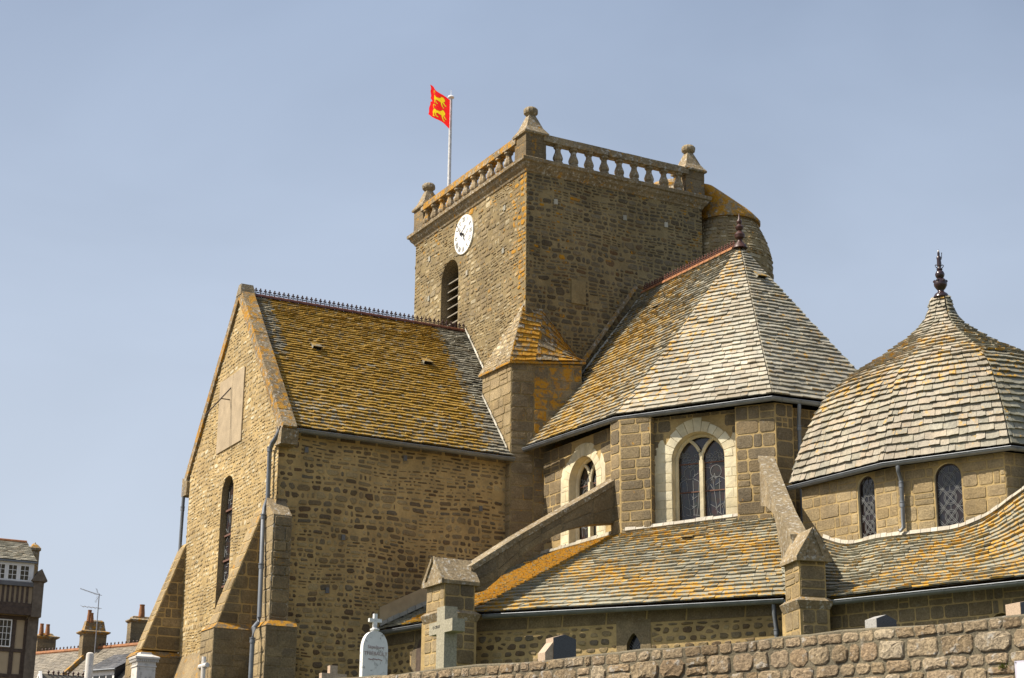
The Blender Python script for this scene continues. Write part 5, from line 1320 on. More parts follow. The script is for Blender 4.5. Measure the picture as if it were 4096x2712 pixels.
def celtic(fr, uc, hw, zb, zt, dpt):
    w_ = empty('chapel_window', fr.pt(uc, zb), CH)
    mb = MB(); mb.prism([fr.pt(u, v, -dpt) for u, v in arch(uc, hw, zb, zt, 12)], fr.n*.01); mb.build('leaded_glass', 'chapel_glass', w_)
    mb = MB(); fq = arch(uc, hw-.015, zb+.02, zt-.015, 14)+[(uc-hw+.015, zb+.02)]
    mb.tube([fr.pt(u, v, -dpt+.03) for u, v in fq], .022, 6); mb.build('iron_frame', 'iron', w_)
    mb = MB(); zs = zt-hw; hh = hw-.04; H = zs+hw*.55-zb-.05; n = 3; st = H/n; W = .011; dd = -dpt+.02
    def ok(u, v): return abs(u-uc) <= hh and zb+.03 < v and (v < zs or (u-uc)**2+(v-zs)**2 < hh*hh)
    def seg(p, q):
        m_ = 12
        for i in range(m_):
            a = (p[0]+(q[0]-p[0])*i/m_, p[1]+(q[1]-p[1])*i/m_); b = (p[0]+(q[0]-p[0])*(i+1)/m_, p[1]+(q[1]-p[1])*(i+1)/m_)
            if ok(*a) and ok(*b): mb.bar(fr.pt(*a, dd), fr.pt(*b, dd), W, .012, up=fr.n)
    for k in range(n):
        cz_ = zb+.05+st*(k+.5); r1 = min(hw*.58, st*.36)
        for r_ in (r1, r1*.78): 
            pts = [(uc+r_*math.cos(i*math.pi/12), cz_+r_*math.sin(i*math.pi/12)) for i in range(25)]
            for a, b in zip(pts[:-1], pts[1:]): seg(a, b)
    for off in (-.03, .03):
        for k in range(-1, n+1):
            c0 = zb+.05+st*(k+.5)
            seg((uc-hh, c0-hh*1.25+off), (uc+hh, c0+hh*1.25+off)); seg((uc-hh, c0+hh*1.25+off), (uc+hh, c0-hh*1.25+off))
    for k in range(n+1):
        z = zb+.05+st*k; seg((uc-hh, z), (uc-hh*.55, z)); seg((uc+hh*.55, z), (uc+hh, z)); seg((uc, z-.08), (uc, z+.08))
    mb.build('lead_cames', 'lead', w_, kind='stuff')
    mb = MB(); mb.prism([fr.pt(uc-hw-.12, zb-.10, -.02), fr.pt(uc+hw+.12, zb-.10, -.02), fr.pt(uc+hw+.12, zb-.02, -.02), fr.pt(uc-hw-.12, zb-.02, -.02)], fr.n*.08); mb.build('sill', 'limestone', w_)
kwalls = []
for i, fr in enumerate(fk):
    hl = [arch(k1[0], k1[1], k1[2], k1[3], 12)] if i == 0 else [arch(k2[0], k2[1], k2[2], k2[3], 12)] if i == 1 else []
    kw = panel(fr, [(0, 7.5), (fr.L, 7.5), (fr.L, kz), (0, kz)], hl, ch, 'chapel_wall', 'mortar', rev=.14, revmat='limestone', lich=-.1); kwalls.append(kw)
    big = [[(p[0]+(.02 if p[0] > sum(q[0] for q in h)/len(h) else -.02), p[1]) for p in h] for h in hl]
    masonry(fr, [(0, 9.3), (fr.L, 9.3), (fr.L, kz), (0, kz)], big, kw, 'chapel', seed=191+i, lich=lambda u, v, rg: -.12)
celtic(fk[0], *k1, .12); celtic(fk[1], *k2, .12)
pk = fk[1].pt(.18, 0, .12)
_, zpb = fk[1].uv(3550, 2140)
downpipe([pk+fk[1].n*.16+V((0, 0, kz-.05)), pk+fk[1].n*.14+V((0, 0, kz-.2)), pk+V((0, 0, kz-.42)), pk+V((0, 0, zpb+.12)), pk+V((0, 0, zpb+.03))-fk[1].u*.1+fk[1].n*.05], CH, r=.055, collars=[pk+V((0, 0, kz-.55)), pk+V((0, 0, zpb+.7))])
# ornate glazed finial: bell, ball with scrolls, second ball, vase with handles and crowned figure
fn = empty('chapel_finial', KX, krf); F0 = V((KX.x, KX.y, KX.z-.04)); sc = 46.0/7000
mb = MB(); mb.lathe([(.21, 0), (.205, .03), (.17, .10), (.10, .15), (.085, .17), (.085, .20)], F0, 18); mb.build('bell_base', 'glazed_dark', fn, smooth=True)
mb = MB(); mb.lathe([(.08, .19), (.095, .22), (.13, .26), (.175, .34), (.178, .40), (.15, .48), (.09, .53), (.08, .55)], F0, 18)
for k in range(6):
    a = k*math.pi/3+.4; mb.lathe([(.01, -.05), (.045, -.02), (.045, .02), (.01, .05)], F0+V((.15*math.cos(a), .15*math.sin(a), .46)), 8)
mb.build('scrolled_ball', 'glazed_dark', fn, smooth=True)
mb = MB(); mb.lathe([(.07, .54), (.10, .57), (.125, .63), (.125, .68), (.10, .74), (.06, .77), (.08, .79), (.08, .82), (.05, .84), (.04, .88), (.06, .90), (.06, .93)], F0, 16)
rv = V((math.sin(YAW), -math.cos(YAW), 0))
for s_ in (-1, 1): mb.tube([F0+rv*s_*x+V((0, 0, z)) for x, z in ((.05, .83), (.09, .87), (.115, .91), (.10, .935), (.055, .93))], .013, 6)
mb.build('handled_vase', 'glazed_dark', fn, smooth=True)
mb = MB(); mb.lathe([(.06, .93), (.062, .98), (.056, 1.08), (.066, 1.14), (.05, 1.18), (.028, 1.20), (.034, 1.23), (.036, 1.26), (.03, 1.30), (.012, 1.36), (.004, 1.38)], F0, 12)
mb.tube([F0+rv*.055+V((0, 0, 1.08)), F0+rv*.075+V((0, 0, 1.14)), F0+rv*.085+V((0, 0, 1.27))], .010, 6); mb.lathe([(.004, -.02), (.018, 0), (.004, .02)], F0+rv*.085+V((0, 0, 1.28)), 6)
mb.build('crowned_figure', 'glazed_dark', fn, smooth=True)

# lower roof round the chapel
ZH = 8.3
H0, H1, H2 = [atZ(px, py, ZH) for px, py in ((3304, 2392), (3700, 2350), (4096, 2308))]
H3 = H2+(H2-H1)*.9
tops = []
for px, py in ((3296, 2159), (3361, 2180), (3417, 2182), (3509, 2161)):
    P = atPl(px, py, fk[0].o, fk[0].n); tops.append(P)
for px, py in ((3602, 2149), (3731, 2135), (3810, 2125), (3879, 2104), (3963, 2065), (4037, 2010)):
    P = atPl(px, py, fk[1].o, fk[1].n); tops.append(P)
tops.append(tops[-1]+(tops[-1]-tops[-2])*.8+V((.1, 0, .05))); tops.append(tops[-1]+(tops[-1]-tops[-3])*.9)
tsm = smooth_pts(tops, 60); Hb = [H0+(H0-H1)*.12, H1, H2, H3]
def lowS(s, t):
    a = poly_at(Hb, s); b = poly_at(tsm, s); return a.lerp(b, t)-V((0, 0, .10*math.sin(t*math.pi)))
def lich_r(c, rg):
    q = proj(c); return .005+.05*rg.uniform(-1, 1)+min(.12, max(0, (3500-abs(q[0]))*0+(c.y < 33.6)*.09))
slates(lowS, amr, exp0=.21, exp1=.13, wm=.34, lich=lambda c, rg: .085+.02*rg.uniform(-1, 1)+max(0., min(.06, (34.6-c.y)*.04))+.03*math.sin(c.y*3.1+c.z*4), seed=201, lift=.05, rndr=(.1, .9), bn=(24, 8))
flashing([p+V((-.03, -.02, .02)) for p in tsm], (0, 0, 1), (-.85, -.4, .35), amr, seed=12, size=.25, hgt=.12, rndr=(.6, 1))
# filler slope behind the right pier
slates(patch(G2, Hb[0], T2, tops[0]), amr, exp0=.21, exp1=.14, wm=.34, lich=lambda c, rg: .0, seed=202)
gutter([Hb[0]+(H1-H0)*.05+V((-.04, -.02, -.10)), H1+V((-.04, -.02, -.10)), H2+V((-.04, -.02, -.10)), H3+V((-.04, -.02, -.10))], amr)
hd = (H2-H0).normalized(); hn = V((hd.y, -hd.x, 0)); hn = hn if hn.x < 0 else -hn
fh = Frame(H0-hn*.35-hd*.3, H3-hn*.35)
hu, hz = fh.uv(4005, 2455)
ho = [(hu+.30*math.cos(math.pi*i/8), hz-.28+.30*math.sin(math.pi*i/8)) for i in range(9)]
ho = [(hu+.30, 6.5)]+ho+[(hu-.30, 6.5)]
wh = panel(fh, [(0, BZ), (fh.L, BZ), (fh.L, 8.25), (0, 8.25)], [ho], am, 'outer_wall', 'mortar', rev=.3, revmat='ashlar', lich=-.1)
mb = MB(); mb.prism([fh.pt(u, v, -.29) for u, v in ho], fh.n*.01); mb.build('window_recess', 'dark_void', am)
masonry(fh, [(0, BZ+.3), (fh.L, BZ+.3), (fh.L, 8.22), (0, 8.22)], [ho], wh, 'chapel', seed=211, mat='ashlar', lich=lambda u, v, rg: -.1)
# the roof and walls go on round the far side of chapel and choir
He, Te = V((34.6, 26.2, ZH)), V((34.6, 30.85, tops[-1].z))
slates(patch(H3, He, tops[-1], Te), amr, exp0=.21, exp1=.14, wm=.34, lich=lambda c, rg: .08, seed=203)
for P0, P1, z0, z1, mt_, nm in ((H3-hn*.35, He+V((0, .3, 0)), BZ, 8.25, 'ashlar', 'outer_wall'), (He+V((-.1, .2, 0)), V((34.5, 43, 0)), BZ, 8.25, 'ashlar', 'outer_wall')):
    f_ = Frame(P0, P1); panel(f_, [(0, z0), (f_.L, z0), (f_.L, z1), (0, z1)], [], am, nm, mt_)
mb = MB(); mb.add([He, Te, V((34.6, 30.85, BZ)), V((34.6, 26.2, BZ))], [(0, 1, 2, 3)]); mb.build('end_wall', 'ashlar', am, recalc=False)
for i in range(3, 7):
    f_ = Frame(KW[i], KW[(i+1) % 7], n=KW[i]-V((KX.x, KX.y, 0))); panel(f_, [(0, 7.5), (f_.L, 7.5), (f_.L, kz), (0, kz)], [], ch, 'chapel_wall', 'ashlar_chapel_lit')
for P0, P1 in ((wdv, we), (we, V((35.6, 48.4, 0)))):
    f_ = Frame(P0, P1, n=(1, 0, 0)); panel(f_, [(0, 8), (f_.L, 8), (f_.L, ZT), (0, ZT)], [], co, 'choir_wall', 'ashlar')
gutter([KD+V((0, -.05, -.09)), KE+V((.05, 0, -.09)), KF+V((.05, 0, -.09))], krf, r=.095)
# ------------------------------------------------------------------ flagpole on the tower
fp0 = atY(1796, 745, 55.6); fp = empty('flagpole', (fp0.x, fp0.y, 25.06), None)
tag(fp, 'white flagpole with red two-lion flag on top of the clock tower', 'flagpole')
tp_ = proj(V((fp0.x, fp0.y, 30)))
ztop = atPl(1804, 392, V((fp0.x, fp0.y, 0)), V((FWD.x, FWD.y, 0))).z
mb = MB(); mb.tube([(fp0.x, fp0.y, 25.06), (fp0.x, fp0.y, ztop)], [.075, .055], 12); mb.build('pole', 'pole_white', fp, smooth=True)
mb = MB(); mb.lathe([(.05, -.05), (.06, -.02), (.12, 0), (.13, .04), (.10, .08), (.02, .10), (.008, .12), (.006, .34)], (fp0.x, fp0.y, ztop), 12); mb.build('truck', 'paint_white', fp, smooth=True)
fdir = V((-1.31, -.91, 0)).normalized(); FL, FH = 1.95, 1.2; fside = V((-fdir.y, fdir.x, 0))
zt_f = ztop-.12
def flagS(s, t):      # s along the fly, t up
    a = s*FL; sw = math.sin(s*7.5+t*1.2)*.085*s+math.sin(s*3.1-t*2)*.10*s
    return V((fp0.x, fp0.y, zt_f-FH))+fdir*(.07+a*.93)+fside*sw+V((0, 0, t*FH-.10*s*s+.05*math.sin(s*5)*s))
lion = [[(.10, .62), (.06, .74), (.09, .86), (.17, .93), (.25, .90), (.30, .80), (.36, .70), (.60, .62), (.74, .66), (.84, .60), (.86, .46), (.80, .36), (.66, .38), (.52, .44), (.40, .42), (.30, .44), (.22, .50)],
        [(.22, .52), (.32, .50), (.30, .30), (.26, .14), (.16, .06), (.12, .10), (.20, .18), (.22, .34)],
        [(.18, .56), (.24, .50), (.10, .36), (.02, .34), (-.02, .40), (.06, .44), (.12, .52)],
        [(.76, .46), (.86, .48), (.90, .30), (.84, .16), (.86, .06), (.74, .04), (.72, .09), (.78, .14), (.76, .28)],
        [(.66, .44), (.76, .40), (.70, .26), (.64, .14), (.52, .10), (.50, .15), (.60, .20), (.64, .32)],
        [(.82, .60), (.88, .62), (.97, .76), (.92, .92), (.78, .98), (.68, .92), (.72, .88), (.80, .92), (.88, .86), (.90, .76)]]
def lion_hit(s_, t_):
    for (x0, z0, sx, sz) in ((.17, .50, .68, .44), (.17, .04, .68, .44)):
        x, y = (s_-x0)/sx, (t_-z0)/sz
        if -.1 < x < 1.05 and -.05 < y < 1.05:
            if any(inside((x, y), pol) for pol in lion): return 1
            if any(inside((x+dx_, y+dy_), pol) for pol in lion for dx_, dy_ in ((.025, 0), (-.025, 0), (0, .035), (0, -.035))): return 2
    return 0
mb = MB(); na, nb_ = 110, 80; vs = []; fs = []; ms_ = []
for j in range(nb_+1):
    for i in range(na+1):
        s_, t_ = i/na, j/nb_
        tear = .012*math.sin(t_*23)+.10*max(0, 1-abs(t_-.47)/.06)
        vs.append(flagS(s_*(1-tear*s_), t_))
for j in range(nb_):
    for i in range(na): fs.append((j*(na+1)+i, j*(na+1)+i+1, (j+1)*(na+1)+i+1, (j+1)*(na+1)+i)); ms_.append(lion_hit((i+.5)/na, (j+.5)/nb_))
mb.add(vs, fs); mb.m = ms_
fl = mb.build('flag', ['flag_red', 'flag_gold', 'flag_line'], fp, smooth=True, recalc=False)
fl['label'] = 'red flag with two golden lions one above the other'

# ------------------------------------------------------------------ churchyard wall
cw = empty('churchyard_wall', (W0.lerp(W1, .6).x, W0.lerp(W1, .6).y, 0))
tag(cw, 'low rubble wall of pinkish granite stones in the foreground', 'wall')
fw = Frame(W0, W1, n=wnrm); TOPZ = 4.0
mb = MB(); nseg = 90; vs = []
prof = [(0, -.05), (0, TOPZ-.02), (-.03, TOPZ), (-.10, TOPZ+.004), (-.25, TOPZ+.004), (-.42, TOPZ-.01), (-.5, TOPZ-.06), (-.5, -.05)]
rg = random.Random(77)
for i in range(nseg+1):
    dz = .012*math.sin(i*.9)+rg.uniform(-.008, .008)
    for (d, z) in prof: vs.append(fw.pt(fw.L*i/nseg, z+(dz if z > 1 else 0), d))
n = len(prof)
mb.add(vs, [(i*n+j, i*n+j+1, (i+1)*n+j+1, (i+1)*n+j) for i in range(nseg) for j in range(n-1)], rnd=.6)
wcore = mb.build('mortar_core', 'mortar_grey', cw, recalc=True)
ulo, uhi = fw.uv(1250, 2712)[0], fw.uv(4096, 2500)[0]
masonry(fw, [(0, .0), (fw.L, .0), (fw.L, 3.30), (0, 3.30)], [], wcore, 'dry', seed=221, kind='stone@wall', scale=1.5, lich=lambda u, v, rg: -.12)
zt_r = TOPZ-.012
for ri, (hh_, sc_) in enumerate(((.115, .72), (.205, 1.0), (.125, .8), (.19, 1.05))):
    z0_ = max(3.30, zt_r-hh_); sv_ = STY['dry']['h']; STY['dry']['h'] = (hh_/sc_, hh_/sc_)
    masonry(fw, [(0, z0_), (fw.L, z0_), (fw.L, zt_r), (0, zt_r)], [], wcore, 'dry', seed=225+ri, kind='stone@wall', scale=sc_, lich=lambda u, v, rg: -.08 if rg.random() < .92 else .03)
    STY['dry']['h'] = sv_; zt_r = z0_
# moss tufts
mo = atPl(4018, 2668, fw.o, fw.n)
mb = MB(); rg = random.Random(8)
for k in range(40):
    p = mo+fw.u*rg.gauss(0, .022)+V((0, 0, rg.gauss(0, .014)))+fw.n*.03; q = p+V((rg.uniform(-.02, .02), rg.uniform(-.02, .02), rg.uniform(.005, .03)))+fw.n*.02
    mb.add([p-fw.u*.006, p+fw.u*.006, q], [(0, 1, 2)])
ms = mb.build('moss_tuft', 'moss', cw, recalc=False); ms['kind'] = 'stuff'
# sign board at the right end
sg = empty('sign_board', fw.pt(fw.uv(4076, 2700)[0]+.3, 3.2, .07)); tag(sg, 'pale rectangular sign board fixed to the churchyard wall at the right edge', 'sign')
u0, zt_s = fw.uv(4072, 2647)
mb = MB(); mb.prism([fw.pt(u0, zt_s-.42, .045), fw.pt(u0+.62, zt_s-.42, .045), fw.pt(u0+.62, zt_s, .045), fw.pt(u0, zt_s, .045)], fw.n*.03); mb.build('backing', 'sign_edge', sg)
mb = MB(); mb.prism([fw.pt(u0+.022, zt_s-.40, .070), fw.pt(u0+.60, zt_s-.40, .070), fw.pt(u0+.60, zt_s-.022, .070), fw.pt(u0+.022, zt_s-.022, .070)], fw.n*.008); mb.build('face', 'cloth_sign', sg)
for (a, b) in ((.012, -.012), (.608, -.012), (.012, -.408), (.608, -.408)): mb = MB(); mb.tube([fw.pt(u0+a, zt_s+b, .07), fw.pt(u0+a, zt_s+b, .085)], .006, 8); mb.build('screw', 'aluminium', sg)

# ------------------------------------------------------------------ graves
RT_ = V((math.sin(YAW), -math.cos(YAW), 0))       # image right on plan
def gz_at(P):
    d = (P-W0).dot(-wnrm); return 3.72+.78*min(1, max(0, d-.45)/14)
def text_mesh(body, size, name, mat, parent, M4):
    cu_ = bpy.data.curves.new(name, 'FONT'); cu_.body = body; cu_.size = size; cu_.align_x = 'CENTER'; cu_.extrude = .002
    to = bpy.data.objects.new(name, cu_); COL.objects.link(to); bpy.context.view_layer.update()
    me = bpy.data.meshes.new_from_object(to.evaluated_get(bpy.context.evaluated_depsgraph_get())); bpy.data.objects.remove(to)
    me.transform(M4); me.materials.clear(); me.materials.append(M[mat]); ob = bpy.data.objects.new(name, me); link(ob, V((0, 0, 0)), None)
    ob.parent = parent; ob.location = -WL[parent.name]; return ob
# white stele: front faces -Y, lit side faces -X
dS = 27.0; s0 = atD(1449, 2680, dS); kpx = dS/FPX
wS = 97*kpx/.879; z_sp = atD(1490, 2590, dS).z; z_top = atD(1490, 2515, dS).z; gS = gz_at(s0)-.1
st_ = empty('gravestone', (s0.x+wS/2, s0.y, gS+.1)); tag(st_, 'white pointed gravestone topped by a small cross, beside the grey granite cross', 'gravestone', 'gravestones behind the churchyard wall')
prof = [(0, gS), (wS, gS), (wS, z_sp)]
for i in range(1, 9): a = i/8; prof.append((wS-(wS/2-.035)*(1-math.cos(a*math.pi/2)), z_sp+(z_top-z_sp)*math.sin(a*math.pi/2)))
for i in range(8, -1, -1): a = i/8; prof.append(((wS/2-.035)*(1-math.cos(a*math.pi/2)), z_sp+(z_top-z_sp)*math.sin(a*math.pi/2)))
mb = MB(); mb.prism([V((s0.x+x, s0.y, z)) for x, z in prof], V((0, .11, 0))); mb.build('slab', 'marble_white', st_)
xm = s0.x+wS/2; ym = s0.y+.055; zc = atD(1495, 2440, dS).z
mb = MB(); mb.lathe([(.045, 0), (.06, .012), (.06, .03), (.075, .035), (.075, .055), (.05, .065), (.04, .075)], (xm, ym, z_top-.015), 12)
mb.box((xm-.028, ym-.028, z_top+.05), (xm+.028, ym+.028, zc)); zz = zc-.13; mb.box((xm-.105, ym-.0275, zz), (xm+.105, ym+.0275, zz+.055)); mb.build('cross', 'marble_white', st_)
mrot = Matrix.Rotation(R(90), 4, 'X')
text_mesh('Sépulture', .072, 'inscription', 'letter_red', st_, Matrix.Translation((xm+.005, s0.y-.002, atD(1510, 2588, dS).z)) @ mrot)
text_mesh('THIÉBAULT', .078, 'inscription', 'letter_red', st_, Matrix.Translation((xm+.005, s0.y-.002, atD(1510, 2616, dS).z)) @ mrot)
mb = MB(); zo = atD(1510, 2632, dS).z
for i in range(9):
    a = (i-4)/4; mb.prism([V((xm+a*.105+.016*math.cos(k*1.26), s0.y-.0005, zo-.008*abs(a)+.010*math.sin(k*1.26)+.006*math.cos(i*2))) for k in range(5)], V((0, -.003, 0)))
mb.build('ornament', 'letter_red', st_)
# granite cross: lit broad face -X, shaded side -Y
dC = 29.5; k = dC/FPX
q = atD(1776, 2600, dC); cX, cYf = q.x, q.y           # front-right vertical edge of the shaft
tY = lambda px0, px1: abs((px1-px0)*k/.477)            # lengths along Y seen on the -X face
tX = lambda px0, px1: abs((px1-px0)*k/.879)
ztc = atD(1778, 2415, dC).z; za_t = atD(1778, 2474, dC).z; za_b = atD(1778, 2526, dC).z
lw_ = .30; dx = .24; arm = .29; gC = gz_at(q)-.1
gcx = empty('stone_cross', (cX+dx/2, cYf+lw_/2, gC+.1)); tag(gcx, 'large grey-green granite cross standing in front of the buttress pier', 'cross')
mb = MB(); prof = [(0, gC), (lw_, gC), (lw_, za_b), (lw_+arm, za_b), (lw_+arm, za_t), (lw_, za_t), (lw_, ztc), (0, ztc), (0, za_t), (-arm, za_t), (-arm, za_b), (0, za_b)]
mb.prism([V((cX, cYf+y, z)) for y, z in prof], V((dx, 0, 0))); mb.build('cross', 'granite_green', gcx)
mb = MB(); mb.box((cX-.1, cYf-.15, gC-.05), (cX+dx+.1, cYf+lw_+.15, gC+.35)); mb.build('base', 'granite_green', gcx)
text_mesh('O CRUX', .07, 'inscription', 'black_paint', gcx, Matrix.Translation((cX-.002, cYf+lw_/2+.16, (za_t+za_b)/2-.01)) @ Matrix.Rotation(R(-90), 4, 'Z') @ mrot)
# dark polished headstone, pale granite side
def headstone(px0, px1, pyt, pyb, d, wx, ty, name, label, facem, sidem, shoulder=None, ridge=.14):
    c = atD(px0, pyb, d); kk = d/FPX; zt = atD(px0, pyt, d).z; g_ = gz_at(c)-.1
    e = empty(name, (c.x+wx/2, c.y+ty/2, g_+.1)); tag(e, label, 'gravestone', 'gravestones behind the churchyard wall')
    prof = [(0, g_), (wx, g_), (wx, zt-ridge), (wx/2, zt), (0, zt-ridge)]
    mb = MB(); mb.prism([V((c.x+x, c.y+.012, z)) for x, z in prof], V((0, ty, 0))); mb.build('slab', sidem, e)
    mb = MB(); mb.prism([V((c.x+.004+x*(1-.008/wx), c.y, z-.004 if z > g_+.1 else z)) for x, z in prof], V((0, .011, 0))); mb.build('polished_face', facem, e)
    if shoulder:
        mb = MB(); mb.prism([V((c.x-.16, c.y+.02, g_)), V((c.x-.001, c.y+.02, g_)), V((c.x-.001, c.y+.02, zt-ridge-.08)), V((c.x-.16, c.y+.02, zt-ridge-.27))], V((0, ty, 0))); mb.build('side_wing', sidem, e)
    mb = MB(); mb.box((c.x-.2, c.y-.1, g_-.02), (c.x+wx+.15, c.y+ty+.12, g_+.22)); mb.build('base', sidem, e)
    return e
headstone(2214, 2308, 2530, 2620, 31., .47, .26, 'gravestone', 'dark polished headstone with pale granite edge, below the ambulatory gutter', 'granite_black', 'granite_pink', True, .07)
headstone(3508, 3600, 2452, 2500, 30., .44, .30, 'gravestone', 'grey speckled headstone with dark face peeping over the wall right of the pier', 'granite_black', 'granite_grey', None, .08)
headstone(4085, 4160, 2394, 2450, 29., .45, .34, 'gravestone', 'granite headstone cut off by the right edge of the picture', 'granite_black', 'granite_pink', None, .05)
# broken stepped stone left of the stele
c = atD(1320, 2690, 26.); kk = 26./FPX; g_ = gz_at(c)-.1
e = empty('gravestone', (c.x+.1, c.y, g_+.1)); tag(e, 'small brown stepped cross-shaped stone left of the white gravestone', 'gravestone', 'gravestones behind the churchyard wall')
zt1_, zt2_ = atD(1320, 2660, 26.).z, atD(1320, 2693, 26.).z
mb = MB(); mb.prism([V((c.x-.13, c.y, g_)), V((c.x+.27, c.y, g_)), V((c.x+.27, c.y, zt2_)), V((c.x+.12, c.y, zt2_)), V((c.x+.12, c.y, zt1_)), V((c.x, c.y, zt1_)), V((c.x, c.y, zt2_)), V((c.x-.13, c.y, zt2_))], V((0, .1, 0))); mb.build('cross', 'granite_pink', e)
# truncated white column
c = atD(354, 2700, 25.); g_ = gz_at(c)-.1; zt = atD(354, 2608, 25.).z
e = empty('grave_column', (c.x, c.y, g_+.1)); tag(e, 'broken white round stone column in front of the slate-roofed house', 'column')
mb = MB(); n = 18; r_ = 16*25./FPX
mb.lathe([(r_*1.02, g_), (r_, (g_+zt)/2), (r_*.97, zt-.05), (r_*.9, zt-.012), (r_*.55, zt+.004)], (c.x, c.y, 0), n); mb.build('shaft', 'concrete_white', e, smooth=True)
mb = MB(); mb.box((c.x-.16, c.y-.16, g_-.05), (c.x+.16, c.y+.16, g_+.25)); mb.build('base', 'concrete_white', e)
# white pedestal tomb with cornice
d_ = 25.; c = atD(573, 2690, d_); g_ = gz_at(c)-.1; k_ = d_/FPX
zt = atD(573, 2612, d_).z
hx = .135; e = empty('grave_pedestal', (c.x, c.y, g_+.1)); tag(e, 'weathered white pedestal tomb with dentil cornice against the leftmost buttress', 'tomb')
mb = MB(); mb.box((c.x-hx, c.y-hx, g_), (c.x+hx, c.y+hx, zt-.115)); mb.build('die', 'concrete_white', e)
mb = MB(); ring(mb, c.x, c.y, c.x, c.y, [(hx+.003, zt-.20), (hx+.012, zt-.195), (hx+.012, zt-.18), (hx+.003, zt-.175)], cap=False); mb.build('moulding', 'concrete_white', e)
mb = MB(); ring(mb, c.x, c.y, c.x, c.y, [(hx, zt-.112), (hx+.04, zt-.085), (hx+.045, zt-.06), (hx+.03, zt-.05), (hx-.02, zt-.03), (hx-.05, zt-.015), (hx-.055, zt+.01), (hx-.065, zt+.012)])
for sx in range(11):
    x = c.x-hx-.02+sx*(2*hx+.04)/10; mb.box((x-.007, c.y-hx-.033, zt-.128), (x+.007, c.y-hx+.01, zt-.098)); mb.box((c.x-hx-.033, c.y+(x-c.x)-.007, zt-.128), (c.x-hx+.01, c.y+(x-c.x)+.007, zt-.098))
mb.build('cornice', 'concrete_white', e)
mb = MB()
for a, b, z0, z1 in ((-.10, .10, zt-.23, zt-.22), (-.10, -.09, zt-1.0, zt-.22), (.09, .10, zt-1.0, zt-.22)): mb.box((c.x+a, c.y-hx-.006, z0), (c.x+b, c.y-hx+.01, z1))
mb.build('panel_frame', 'concrete_white', e)
# small cross with round ends in front of the gable
d_ = 25.; c = atD(812, 2700, d_); g_ = gz_at(c)-.1; zt = atD(812, 2624, d_).z; za = atD(812, 2662, d_).z
e = empty('grave_cross', (c.x, c.y, g_+.1)); tag(e, 'small pale round-limbed cross between the left buttress and the drainpipe', 'cross')
mb = MB(); mb.tube([(c.x, c.y, g_), (c.x, c.y, zt)], .034, 10); mb.tube([(c.x, c.y-.16, za), (c.x, c.y+.16, za)], .034, 10); mb.build('cross', 'concrete_white', e, smooth=False)
mb = MB(); mb.box((c.x-.12, c.y-.12, g_-.03), (c.x+.12, c.y+.12, g_+.25)); mb.build('base', 'concrete_white', e)
# ------------------------------------------------------------------ half-timbered house at the left edge
YA = atD(60, 2400, 80.).y
def hA(x, y, Y=None): p = atY(x/2.65, 2120+y/2.65, Y or YA); return p
ha = empty('timber_house', (hA(150, 900).x, YA, 0)); tag(ha, 'half-timbered house with stone corner pier cut off by the left edge', 'house')
xr_low = hA(290, 1000).x; xr_p0 = hA(325, 700).x; xr_p1 = hA(440, 620).x; xl = hA(0, 900).x-6.0
z_eave = hA(180, 330).z; z_dt = hA(160, 345).z; z_db = hA(160, 555).z; z_sb = hA(160, 600).z; z_tb = hA(150, 778).z; z_jb = hA(150, 905).z
mb = MB(); mb.box((xl, YA+.05, -.1), (xr_low+.05, YA+7, z_jb+.1)); mb.box((xl, YA-.25, z_jb+.1), (xr_p0+.03, YA+7, z_eave)); mb.build('wall', 'plaster', ha)
# stone corner pier
mb = MB(); mb.box((xr_low, YA-.10, -.1), (hA(405, 960).x, YA+7, z_jb)); mb.box((xr_p0, YA-.40, z_jb-.05), (xr_p1, YA+7.0, hA(400, 545).z)); mb.build('stone_pier', 'stone_house', ha)
za_, zb_ = hA(400, 545).z, hA(410, 428).z; xa, xb = hA(320, 530).x, hA(476, 530).x
mb = MB(); mb.prism([V((xa-.02, YA-.5, za_-.06)), V((xb, YA-.5, za_-.06)), V((xb, YA-.5, za_)), V(((xa+xb)/2+.05, YA-.5, zb_)), V((xa-.02, YA-.5, za_))], V((0, .8, 0))); mb.build('gabled_cap', 'stone_house', ha)
